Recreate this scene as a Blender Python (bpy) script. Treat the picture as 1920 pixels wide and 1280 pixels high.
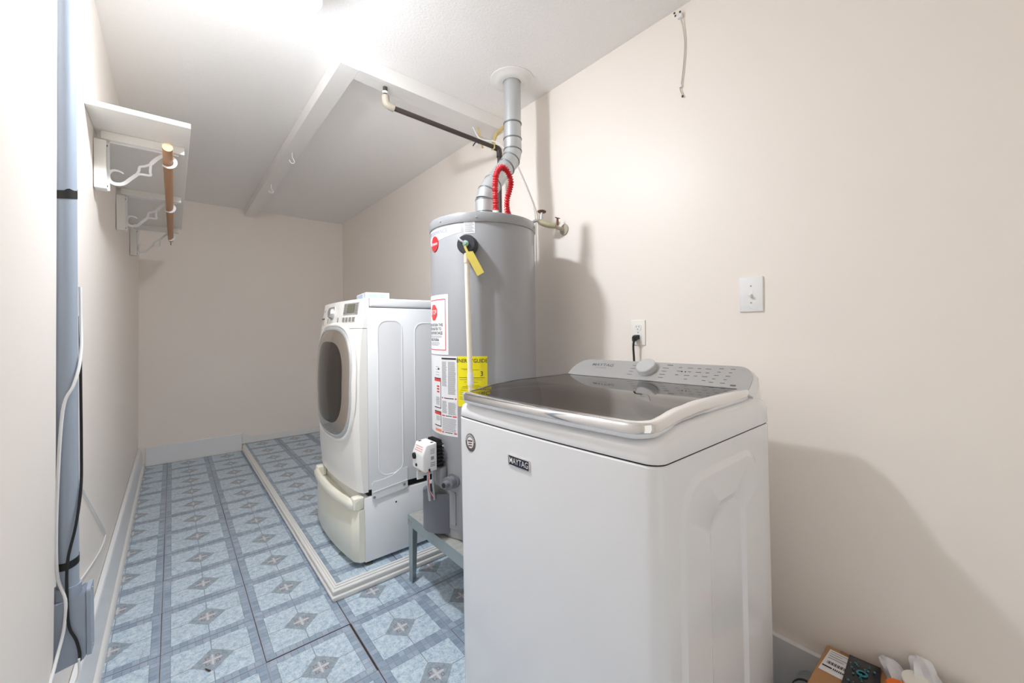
import bpy, bmesh, math, random
from mathutils import Vector, Matrix, noise
from math import sin, cos, pi, radians, sqrt, atan2

# ------------------------------------------------------------------ clean
for o in list(bpy.data.objects):
    bpy.data.objects.remove(o, do_unlink=True)
scene = bpy.context.scene
COL = scene.collection
random.seed(7)

# ------------------------------------------------------------------ camera
W_IMG = 1920.0
F_PX, YAW, ROLL, CAM_H = 762.4, radians(39.89), radians(-0.624), 1.2293
cd = bpy.data.cameras.new('camera')
cd.sensor_fit = 'HORIZONTAL'
cd.sensor_width = 36.0
cd.lens = F_PX / W_IMG * 36.0
cd.shift_y = -21.5 / W_IMG
cd.clip_start = 0.02
cam = bpy.data.objects.new('camera', cd)
COL.objects.link(cam)
Fw = Vector((sin(YAW), cos(YAW), 0))
Rt = Vector((cos(YAW), -sin(YAW), 0))
Up = Vector((0, 0, 1))
R2 = Rt * cos(ROLL) + Up * sin(ROLL)
U2 = -Rt * sin(ROLL) + Up * cos(ROLL)
m3 = Matrix((R2, U2, -Fw)).transposed()
cam.matrix_world = Matrix.Translation((0, 0, CAM_H)) @ m3.to_4x4()
scene.camera = cam

# ------------------------------------------------------------------ world, light level, view
wd = bpy.data.worlds.new('world')
scene.world = wd
wd.use_nodes = True
bg = wd.node_tree.nodes['Background']
bg.inputs[0].default_value = (1.0, 0.985, 0.91, 1)
bg.inputs[1].default_value = 0.95          # daylight coming in through the doorway added behind the viewpoint
GLOBE_STRENGTH = 900.0
GLOBE_COLOR = (0.93, 0.985, 1.05, 1)
scene.cycles.max_bounces = 12
scene.cycles.diffuse_bounces = 9
scene.cycles.glossy_bounces = 4
vs = scene.view_settings
vs.view_transform = 'Standard'
vs.look = 'None'
vs.exposure = 0.0
vs.gamma = 1.0
vs.use_curve_mapping = False

# ------------------------------------------------------------------ materials
def lin(r, g, b):
    f = lambda c: (c / 255 / 12.92) if c / 255 <= 0.04045 else ((c / 255 + 0.055) / 1.055) ** 2.4
    return (f(r), f(g), f(b), 1)

MATS = {}
def mat(name, col, rough=0.5, metal=0.0, coat=0.0, bump=0.0, bscale=60.0, var=0.0, vscale=3.0, spec=0.5, emit=None, estr=0.0, alpha=1.0, trans=0.0, detail=3.0, stretch=None):
    if name in MATS:
        return MATS[name]
    m = bpy.data.materials.new(name)
    m.use_nodes = True
    nt = m.node_tree
    b = nt.nodes['Principled BSDF']
    b.inputs['Base Color'].default_value = col
    b.inputs['Roughness'].default_value = rough
    b.inputs['Metallic'].default_value = metal
    b.inputs['Coat Weight'].default_value = coat
    b.inputs['Coat Roughness'].default_value = 0.05
    b.inputs['Specular IOR Level'].default_value = spec
    b.inputs['Transmission Weight'].default_value = trans
    b.inputs['Alpha'].default_value = alpha
    if emit:
        b.inputs['Emission Color'].default_value = emit
        b.inputs['Emission Strength'].default_value = estr
    if bump or var:
        tc = nt.nodes.new('ShaderNodeTexCoord')
        src = tc.outputs['Object']
        if stretch:
            mp = nt.nodes.new('ShaderNodeMapping')
            mp.inputs['Scale'].default_value = stretch
            nt.links.new(src, mp.inputs[0])
            src = mp.outputs[0]
    if bump:
        n = nt.nodes.new('ShaderNodeTexNoise')
        n.inputs['Scale'].default_value = bscale
        n.inputs['Detail'].default_value = detail
        nt.links.new(src, n.inputs['Vector'])
        bp = nt.nodes.new('ShaderNodeBump')
        bp.inputs['Strength'].default_value = min(1.0, bump)
        bp.inputs['Distance'].default_value = 0.004
        nt.links.new(n.outputs['Fac'], bp.inputs['Height'])
        nt.links.new(bp.outputs[0], b.inputs['Normal'])
    if var:
        n2 = nt.nodes.new('ShaderNodeTexNoise')
        n2.inputs['Scale'].default_value = vscale
        n2.inputs['Detail'].default_value = 4
        nt.links.new(src, n2.inputs['Vector'])
        mx = nt.nodes.new('ShaderNodeMix')
        mx.data_type = 'RGBA'
        mx.inputs[6].default_value = tuple(c * (1 - var) for c in col[:3]) + (1,)
        mx.inputs[7].default_value = tuple(min(1, c * (1 + var)) for c in col[:3]) + (1,)
        nt.links.new(n2.outputs['Fac'], mx.inputs[0])
        nt.links.new(mx.outputs[2], b.inputs['Base Color'])
    MATS[name] = m
    return m

M_WALL = mat('cream_wall_paint', lin(245, 237, 229), 0.42, bump=0.12, bscale=9, var=0.02, vscale=1.5, spec=0.35)
M_WALLB = mat('cream_wall_paint_back', lin(245, 237, 229), 0.5, bump=0.1, bscale=9, var=0.02, vscale=1.5, spec=0.3)
M_CEIL = mat('textured_ceiling_paint', lin(246, 244, 242), 0.6, bump=0.5, bscale=120, spec=0.3, detail=5)
M_TRIM = mat('white_trim_paint', lin(236, 234, 231), 0.32, bump=0.05, bscale=30, spec=0.45)
M_BASE = mat('white_baseboard_paint', lin(236, 237, 239), 0.3, bump=0.05, bscale=30, spec=0.5)
M_SUB = mat('dark_subfloor', lin(70, 58, 52), 0.9)
M_WHITE = mat('white_enamel', lin(238, 239, 242), 0.16, coat=0.3, bump=0.02, bscale=14, var=0.012)
M_DWHITE = mat('dryer_white_enamel', lin(242, 243, 245), 0.25, coat=0.2)
M_DFRONT = mat('dryer_front_plastic', lin(245, 243, 239), 0.28, coat=0.15)
M_CREAM = mat('drawer_aged_plastic', lin(240, 237, 222), 0.3, var=0.04, vscale=5)
M_CHROME = mat('chrome', (0.86, 0.86, 0.87, 1), 0.07, metal=1.0)
M_STEELPANEL = mat('grey_control_panel', lin(178, 177, 176), 0.32, metal=0.35)
M_GLASS = mat('dark_lid_glass', lin(48, 42, 38), 0.03, spec=0.55)
M_SILVER = mat('silver_plastic', lin(206, 208, 209), 0.25, metal=0.4)
M_DARKGAP = mat('dark_gap', lin(28, 27, 27), 0.7)
M_BLACK = mat('black_rubber', lin(24, 24, 26), 0.45)
M_TANK = mat('grey_tank_enamel', lin(152, 153, 156), 0.3, coat=0.25, var=0.02, vscale=4)
M_TANKLOW = mat('grey_plastic_cover', lin(120, 121, 127), 0.45)
M_GALV = mat('galvanised_steel', lin(194, 197, 198), 0.33, metal=0.5, var=0.08, vscale=18)
M_STAND = mat('stand_galvanised', lin(158, 170, 174), 0.45, metal=0.35, var=0.12, vscale=22)
M_STANDTOP = mat('stand_rusty_top', lin(168, 168, 162), 0.7, var=0.25, vscale=45, metal=0.1)
M_GASPIPE = mat('black_iron_pipe', lin(72, 62, 58), 0.5, metal=0.2, var=0.1, vscale=30)
M_FITTING = mat('grey_fitting', lin(176, 166, 150), 0.6, var=0.15, vscale=60)
M_RED = mat('red_corrugated_plastic', lin(205, 38, 48), 0.35)
M_PVC = mat('cream_plastic_tube', lin(246, 238, 220), 0.4)
M_WPLAST = mat('white_plastic', lin(238, 238, 238), 0.35)
M_OFFW = mat('ivory_plastic', lin(242, 239, 232), 0.35)
M_PAPER = mat('white_label_paper', lin(236, 236, 238), 0.45)
M_INK = mat('black_ink', lin(30, 30, 32), 0.6)
M_GREYINK = mat('grey_ink', lin(150, 152, 158), 0.6)
M_REDINK = mat('red_ink', lin(222, 60, 62), 0.5)
M_ORINK = mat('orange_ink', lin(236, 140, 95), 0.5)
M_YELLOW = mat('yellow_label', lin(240, 226, 18), 0.45)
M_TAG = mat('yellow_metal_tag', lin(212, 194, 92), 0.4, metal=0.2)
M_TAGTXT = mat('tag_print', lin(160, 146, 62), 0.5)
M_FOAM = mat('charcoal_foam', lin(66, 66, 72), 0.95, bump=0.5, bscale=220)
M_CONDUIT = mat('grey_conduit_plastic', lin(158, 169, 184), 0.4, var=0.04, vscale=12, stretch=(1, 1, 0.15))
M_WOOD = mat('wooden_dowel', lin(190, 142, 104), 0.5, var=0.14, vscale=30, stretch=(1, 0.06, 1))
M_WOODEND = mat('dowel_end_grain', lin(226, 180, 140), 0.6, var=0.1, vscale=60)
M_SHELF = mat('white_shelf_paint', lin(240, 238, 232), 0.4, bump=0.06, bscale=20)
M_CARD = mat('brown_cardboard', lin(184, 138, 96), 0.75, var=0.06, vscale=20)
M_CARDTAPE = mat('brown_packing_tape', lin(150, 108, 74), 0.3)
M_BAG = mat('white_plastic_bag', lin(232, 233, 238), 0.3)
M_TEAL = mat('teal_print', lin(42, 126, 140), 0.4)
M_POUCH = mat('black_pouch_film', lin(38, 38, 44), 0.25)
M_ORANGE = mat('orange_plastic', lin(244, 118, 30), 0.4)
M_GREYCLOTH = mat('grey_vinyl', lin(150, 158, 164), 0.5, var=0.06, vscale=20)
M_BRASS = mat('aged_brass', lin(186, 178, 150), 0.55, metal=0.3, var=0.15, vscale=80)
M_BROWNMET = mat('rusty_handle', lin(120, 84, 62), 0.6, metal=0.3)
M_SCREW = mat('screw_steel', lin(176, 176, 176), 0.35, metal=0.8)
M_FOAMY = mat('yellowed_spray_foam', lin(212, 188, 128), 0.8, bump=0.4, bscale=90)
M_LCD = mat('grey_green_display', lin(112, 112, 98), 0.25)
M_NAVY = mat('navy_badge', lin(28, 32, 54), 0.3)
M_DOORTINT = mat('mirror_tinted_door', lin(188, 178, 168), 0.10, metal=0.75)
M_DOORGLASS = mat('dark_door_glass', lin(44, 38, 34), 0.06, spec=0.4)
M_BLUEBOX = mat('pale_blue_print', lin(190, 206, 226), 0.35)
M_FOOT = mat('foot_metal', lin(120, 116, 110), 0.4, metal=0.7)
M_GLOBE = mat('lit_glass_globe', (1, 1, 1, 1), 0.3, emit=GLOBE_COLOR, estr=GLOBE_STRENGTH)

def dim_top(m):
    # globe glow limited to its underside, shaped to keep the ceiling from burning out
    nt = m.node_tree
    g = nt.nodes.new('ShaderNodeNewGeometry'); sp = nt.nodes.new('ShaderNodeSeparateXYZ')
    nt.links.new(g.outputs['Normal'], sp.inputs[0])
    a = nt.nodes.new('ShaderNodeMath'); a.operation = 'MULTIPLY_ADD'; a.use_clamp = True
    nt.links.new(sp.outputs[2], a.inputs[0]); a.inputs[1].default_value = -1.3; a.inputs[2].default_value = -0.34
    b = nt.nodes.new('ShaderNodeMath'); b.operation = 'MULTIPLY'
    nt.links.new(a.outputs[0], b.inputs[0]); b.inputs[1].default_value = GLOBE_STRENGTH
    c = nt.nodes.new('ShaderNodeMath'); c.operation = 'MAXIMUM'
    nt.links.new(b.outputs[0], c.inputs[0]); c.inputs[1].default_value = 0.004 * GLOBE_STRENGTH
    nt.links.new(c.outputs[0], nt.nodes['Principled BSDF'].inputs['Emission Strength'])
dim_top(M_GLOBE)

# ---- vinyl tile print (one tile = 0.3048 m, object coordinates)
T = 0.3048
class NB:
    def __init__(s, nt): s.nt = nt
    def m(s, op, a, b=0.0, c=None):
        n = s.nt.nodes.new('ShaderNodeMath'); n.operation = op
        for i, v in enumerate((a, b) if c is None else (a, b, c)):
            if isinstance(v, (int, float)): n.inputs[i].default_value = v
            else: s.nt.links.new(v, n.inputs[i])
        return n.outputs[0]
    def mix(s, fac, a, b):
        n = s.nt.nodes.new('ShaderNodeMix'); n.data_type = 'RGBA'
        for i, v in ((0, fac), (6, a), (7, b)):
            if isinstance(v, (int, float)): n.inputs[i].default_value = v
            elif isinstance(v, tuple): n.inputs[i].default_value = v
            else: s.nt.links.new(v, n.inputs[i])
        return n.outputs[2]
    def noise(s, vec, sc, det=3, rough=0.6):
        n = s.nt.nodes.new('ShaderNodeTexNoise'); n.inputs['Scale'].default_value = sc
        n.inputs['Detail'].default_value = det; n.inputs['Roughness'].default_value = rough
        s.nt.links.new(vec, n.inputs['Vector']); return n.outputs['Fac']

def tile_material():
    m = bpy.data.materials.new('patterned_blue_vinyl'); m.use_nodes = True
    nt = m.node_tree; nb = NB(nt); b = nt.nodes['Principled BSDF']
    tc = nt.nodes.new('ShaderNodeTexCoord'); oi = nt.nodes.new('ShaderNodeObjectInfo')
    sep = nt.nodes.new('ShaderNodeSeparateXYZ'); nt.links.new(tc.outputs['Object'], sep.inputs[0])
    u = nb.m('DIVIDE', sep.outputs[0], T); v = nb.m('DIVIDE', sep.outputs[1], T)
    au = nb.m('ABSOLUTE', u); av = nb.m('ABSOLUTE', v)
    mx = nb.m('MAXIMUM', au, av); mn = nb.m('MINIMUM', au, av)
    l1 = nb.m('ADD', au, av)
    off = nt.nodes.new('ShaderNodeVectorMath'); off.operation = 'ADD'
    nt.links.new(tc.outputs['Object'], off.inputs[0])
    cmb = nt.nodes.new('ShaderNodeCombineXYZ')
    nt.links.new(nb.m('MULTIPLY', oi.outputs['Random'], 13.0), cmb.inputs[0])
    nt.links.new(cmb.outputs[0], off.inputs[1])
    vec = off.outputs[0]
    n1 = nb.noise(vec, 48, 6, 0.75); n2 = nb.noise(vec, 210, 3, 0.7)
    mott = nb.m('ADD', nb.m('MULTIPLY', n1, 0.6), nb.m('MULTIPLY', n2, 0.4))
    ramp = nt.nodes.new('ShaderNodeMapRange'); ramp.inputs[1].default_value = 0.38; ramp.inputs[2].default_value = 0.57
    nt.links.new(mott, ramp.inputs[0]); mo = ramp.outputs[0]
    field = nb.mix(mo, lin(142, 169, 191), lin(216, 228, 236))
    # small bricks of the border
    def cells(c, n):
        fl = nb.m('FLOOR', nb.m('MULTIPLY', c, n))
        return nb.m('FRACT', nb.m('MULTIPLY', nb.m('SINE', nb.m('MULTIPLY', nb.m('ADD', fl, oi.outputs['Random']), 12.9898)), 437.58))
    horiz = nb.m('GREATER_THAN', av, au)
    run = nb.m('ADD', nb.m('MULTIPLY', horiz, u), nb.m('MULTIPLY', nb.m('SUBTRACT', 1.0, horiz), v))
    cell = cells(run, 13.0)
    bl = nb.m('LESS_THAN', nb.m('ABSOLUTE', nb.m('SUBTRACT', nb.m('FRACT', nb.m('MULTIPLY', run, 13.0)), 0.5)), 0.44)
    bcol = nb.mix(cell, lin(140, 158, 178), lin(184, 197, 210))
    bcol = nb.mix(nb.m('MULTIPLY', nb.m('SUBTRACT', 1.0, mo), 0.45), bcol, lin(126, 146, 169))
    bcol = nb.mix(nb.m('MULTIPLY', nb.m('SUBTRACT', 1.0, bl), 0.5), bcol, lin(112, 122, 136))
    # border mask
    inb = nb.m('GREATER_THAN', mx, 0.402)
    outer = nb.m('GREATER_THAN', mx, 0.468)
    col = nb.mix(inb, field, bcol)
    col = nb.mix(nb.m('MULTIPLY', outer, 0.55), col, lin(156, 168, 184))
    # line around the field
    ln = nb.m('LESS_THAN', nb.m('ABSOLUTE', nb.m('SUBTRACT', mx, 0.402)), 0.004)
    # cross lines to the diamond
    cr = nb.m('MULTIPLY', nb.m('LESS_THAN', mn, 0.0045), nb.m('SUBTRACT', 1.0, inb))
    lines = nb.m('MAXIMUM', nb.m('MULTIPLY', ln, 0.7), cr)
    col = nb.mix(nb.m('MULTIPLY', lines, 0.8), col, lin(108, 112, 122))
    dia = nb.m('LESS_THAN', l1, 0.222)
    dcol = nb.mix(mo, lin(122, 137, 152), lin(168, 179, 188))
    col = nb.mix(dia, col, dcol)
    r = nb.m('SQRT', nb.m('ADD', nb.m('MULTIPLY', u, u), nb.m('MULTIPLY', v, v)))
    th = nb.m('ARCTAN2', v, u)
    # lacy star: woven light threads, four darker corner squares
    def band(c, k): return nb.m('GREATER_THAN', nb.m('SINE', nb.m('MULTIPLY', c, k)), -0.1)
    sq = nb.m('LESS_THAN', nb.m('MAXIMUM', nb.m('ABSOLUTE', nb.m('SUBTRACT', au, 0.052)), nb.m('ABSOLUTE', nb.m('SUBTRACT', av, 0.052))), 0.023)
    star = nb.m('LESS_THAN', nb.m('ADD', mx, nb.m('MULTIPLY', mn, 1.6)), 0.105)
    weave = nb.m('MAXIMUM', nb.m('MULTIPLY', band(nb.m('ADD', u, v), 230.0), band(nb.m('SUBTRACT', u, v), 230.0)), nb.m('LESS_THAN', mn, 0.012))
    sqin = nb.m('LESS_THAN', nb.m('MAXIMUM', nb.m('ABSOLUTE', nb.m('SUBTRACT', au, 0.052)), nb.m('ABSOLUTE', nb.m('SUBTRACT', av, 0.052))), 0.011)
    col = nb.mix(nb.m('MULTIPLY', sq, 0.8), col, lin(128, 112, 118))
    col = nb.mix(nb.m('MULTIPLY', sqin, 0.7), col, lin(196, 192, 196))
    col = nb.mix(nb.m('MULTIPLY', nb.m('MULTIPLY', star, weave), 0.9), col, lin(214, 212, 214))
    # brown edge of the tile
    ed = nb.m('GREATER_THAN', mx, 0.4945)
    col = nb.mix(nb.m('MULTIPLY', ed, 0.75), col, lin(112, 98, 96))
    # grime blotches with a shape of their own
    gr = nb.noise(vec, 7, 4, 0.7)
    g2 = nt.nodes.new('ShaderNodeMapRange'); g2.inputs[1].default_value = 0.5; g2.inputs[2].default_value = 0.75; g2.inputs[4].default_value = 0.22
    nt.links.new(gr, g2.inputs[0])
    col = nb.mix(g2.outputs[0], col, lin(150, 160, 168))
    nt.links.new(col, b.inputs['Base Color'])
    b.inputs['Roughness'].default_value = 0.38
    b.inputs['Specular IOR Level'].default_value = 0.4
    bp = nt.nodes.new('ShaderNodeBump'); bp.inputs['Strength'].default_value = 0.12; bp.inputs['Distance'].default_value = 0.002
    nt.links.new(n2, bp.inputs['Height']); nt.links.new(bp.outputs[0], b.inputs['Normal'])
    return m
M_TILE = tile_material()

# ------------------------------------------------------------------ mesh helpers
ORG = {}
PRINT = {'warning_lines', 'warning_red_bars', 'panel_print', 'warning_frames', 'energy_lettering', 'notice_lines', 'label_lines', 'label_print', 'display_print', 'pouch_print', 'control_print', 'notice_lettering', 'emblem_lettering', 'control_warning', 'emblem_stripes', 'carton_print', 'notice_border'}
def thing(name, label, cat, loc, group=None, kind=None):
    o = bpy.data.objects.new(name, None)
    o.empty_display_size = 0.05
    COL.objects.link(o)
    o.location = loc
    if label: o['label'] = label
    if cat: o['category'] = cat
    if group: o['group'] = group
    if kind: o['kind'] = kind
    ORG[o] = Vector(loc)
    return o

def tag(o, label=None, cat=None, group=None, kind=None):
    if label: o['label'] = label
    if cat: o['category'] = cat
    if group: o['group'] = group
    if kind: o['kind'] = kind
    return o

def mk(name, bm, m, parent=None, smooth=None, loc=None, label=None):
    """bm holds world coordinates; becomes one mesh object"""
    org = ORG[parent] if parent is not None else Vector(loc or (0, 0, 0))
    bmesh.ops.recalc_face_normals(bm, faces=bm.faces)
    bmesh.ops.translate(bm, verts=bm.verts, vec=-org)
    me = bpy.data.meshes.new(name)
    bm.to_mesh(me)
    bm.free()
    if smooth is not None:
        me.polygons.foreach_set('use_smooth', [True] * len(me.polygons))
        me.set_sharp_from_angle(angle=radians(smooth))
    me.materials.append(m)
    o = bpy.data.objects.new(name, me)
    COL.objects.link(o)
    if parent is not None:
        o.parent = parent
    else:
        o.location = org
    ORG[o] = org
    if label: o['label'] = label
    if name in PRINT: o['kind'] = 'stuff'
    return o

def NBM(): return bmesh.new()

def absorb(bm, t):
    me = bpy.data.meshes.new('tmp'); t.to_mesh(me); t.free()
    bm.from_mesh(me); bpy.data.meshes.remove(me)

def bx(bm, x0, x1, y0, y1, z0, z1, bev=0.0, seg=2, rot=None):
    t = bmesh.new()
    bmesh.ops.create_cube(t, size=1.0)
    c = Vector(((x0 + x1) / 2, (y0 + y1) / 2, (z0 + z1) / 2))
    for v in t.verts:
        v.co = Vector((v.co.x * (x1 - x0), v.co.y * (y1 - y0), v.co.z * (z1 - z0)))
    if bev:
        bmesh.ops.bevel(t, geom=list(t.edges), offset=bev, segments=seg, profile=0.5, affect='EDGES')
    for v in t.verts:
        v.co = (rot @ v.co if rot else v.co) + c
    absorb(bm, t)
    return bm

def frames(pts):
    pts = [Vector(p) for p in pts]
    n = len(pts)
    tans = []
    for i in range(n):
        a = pts[max(0, i - 1)]; b = pts[min(n - 1, i + 1)]
        tans.append((b - a).normalized())
    t0 = tans[0]
    ref = Vector((0, 0, 1)) if abs(t0.z) < 0.9 else Vector((1, 0, 0))
    nrm = t0.cross(ref).normalized()
    out = []
    for i in range(n):
        nrm = (nrm - tans[i] * nrm.dot(tans[i])).normalized()
        out.append((pts[i], nrm, tans[i].cross(nrm)))
    return out

def tube(bm, pts, r, seg=10, caps=True):
    fr = frames(pts)
    rings = []
    for i, (p, a, b) in enumerate(fr):
        rr = r[i] if isinstance(r, (list, tuple)) else r
        rings.append([bm.verts.new(p + (a * cos(2 * pi * k / seg) + b * sin(2 * pi * k / seg)) * rr) for k in range(seg)])
    for i in range(len(rings) - 1):
        for k in range(seg):
            bm.faces.new((rings[i][k], rings[i][(k + 1) % seg], rings[i + 1][(k + 1) % seg], rings[i + 1][k]))
    if caps:
        bm.faces.new(rings[0][::-1]); bm.faces.new(rings[-1])
    return bm

def smoothpath(pts, n=8):
    """Catmull-Rom through pts"""
    P = [Vector(p) for p in pts]
    P = [P[0] * 2 - P[1]] + P + [P[-1] * 2 - P[-2]]
    out = []
    for i in range(1, len(P) - 2):
        for k in range(n):
            t = k / n
            a, b, c, d = P[i - 1], P[i], P[i + 1], P[i + 2]
            out.append(0.5 * ((2 * b) + (c - a) * t + (2 * a - 5 * b + 4 * c - d) * t * t + (3 * b - a - 3 * c + d) * t ** 3))
    out.append(P[-2])
    return out

def loft(bm, rings, cap0=True, cap1=True, closed=True):
    vr = [[bm.verts.new(p) for p in r] for r in rings]
    n = len(vr[0])
    for i in range(len(vr) - 1):
        for k in range(n if closed else n - 1):
            k2 = (k + 1) % n
            try: bm.faces.new((vr[i][k], vr[i][k2], vr[i + 1][k2], vr[i + 1][k]))
            except ValueError: pass
    if cap0: bm.faces.new(vr[0][::-1])
    if cap1: bm.faces.new(vr[-1])
    return vr

def lathe(bm, prof, c, axis=(0, 0, 1), seg=32, cap=True):
    ax = Vector(axis).normalized()
    ref = Vector((0, 0, 1)) if abs(ax.z) < 0.9 else Vector((1, 0, 0))
    a = ax.cross(ref).normalized(); b = ax.cross(a)
    c = Vector(c)
    rings = [[c + ax * h + (a * cos(2 * pi * k / seg) + b * sin(2 * pi * k / seg)) * r for k in range(seg)] for r, h in prof]
    loft(bm, rings, cap, cap)
    return bm

def rrect(cx, cy, hx, hy, r, n=5):
    out = []
    for qx, qy, a0 in ((1, 1, 0), (-1, 1, 90), (-1, -1, 180), (1, -1, 270)):
        for k in range(n + 1):
            a = radians(a0 + 90 * k / n)
            out.append((cx + qx * (hx - r) + r * cos(a), cy + qy * (hy - r) + r * sin(a)))
    return out

def sellip(cx, cy, hx, hy, p=3.2, n=48):
    out = []
    for k in range(n):
        a = 2 * pi * k / n
        c, s = cos(a), sin(a)
        out.append((cx + hx * math.copysign(abs(c) ** (2 / p), c), cy + hy * math.copysign(abs(s) ** (2 / p), s)))
    return out

def prism(bm, poly, fn, d0, d1):
    loft(bm, [[Vector(fn(u, v, d0)) for u, v in poly], [Vector(fn(u, v, d1)) for u, v in poly]])
    return bm

def quad(bm, a, b, c, d):
    bm.faces.new([bm.verts.new(Vector(p)) for p in (a, b, c, d)])

_fontcache = {}
def text_geo(s, size=1.0, offset=0.0, align='CENTER'):
    key = (s, offset, align)
    if key not in _fontcache:
        cu = bpy.data.curves.new('txt', 'FONT')
        cu.body = s; cu.size = 1.0; cu.align_x = align; cu.align_y = 'CENTER'; cu.offset = offset
        cu.resolution_u = 3
        ob = bpy.data.objects.new('txt', cu)
        COL.objects.link(ob)
        bpy.context.view_layer.update()
        me = bpy.data.meshes.new_from_object(ob.evaluated_get(bpy.context.evaluated_depsgraph_get()))
        vs_ = [tuple(v.co) for v in me.vertices]; fs = [tuple(p.vertices) for p in me.polygons]
        bpy.data.objects.remove(ob, do_unlink=True); bpy.data.curves.remove(cu); bpy.data.meshes.remove(me)
        _fontcache[key] = (vs_, fs)
    vs_, fs = _fontcache[key]
    return [(x * size, y * size) for x, y, z in vs_], fs

def put_text(bm, s, size, fn, offset=0.0, align='CENTER', sx=1.0):
    vs_, fs = text_geo(s, size, offset, align)
    bv = [bm.verts.new(Vector(fn(x * sx, y))) for x, y in vs_]
    for f in fs:
        try: bm.faces.new([bv[i] for i in f])
        except ValueError: pass
    return bm

# ------------------------------------------------------------------ room dimensions
XR, YB, ZC, YN = 1.593, 5.093, 2.530, -1.0
def xleft(z): return -0.252 + 0.012 * z
XP, YP, ZP = 0.5535, 1.946, 0.067          # raised platform corner and height

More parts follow.
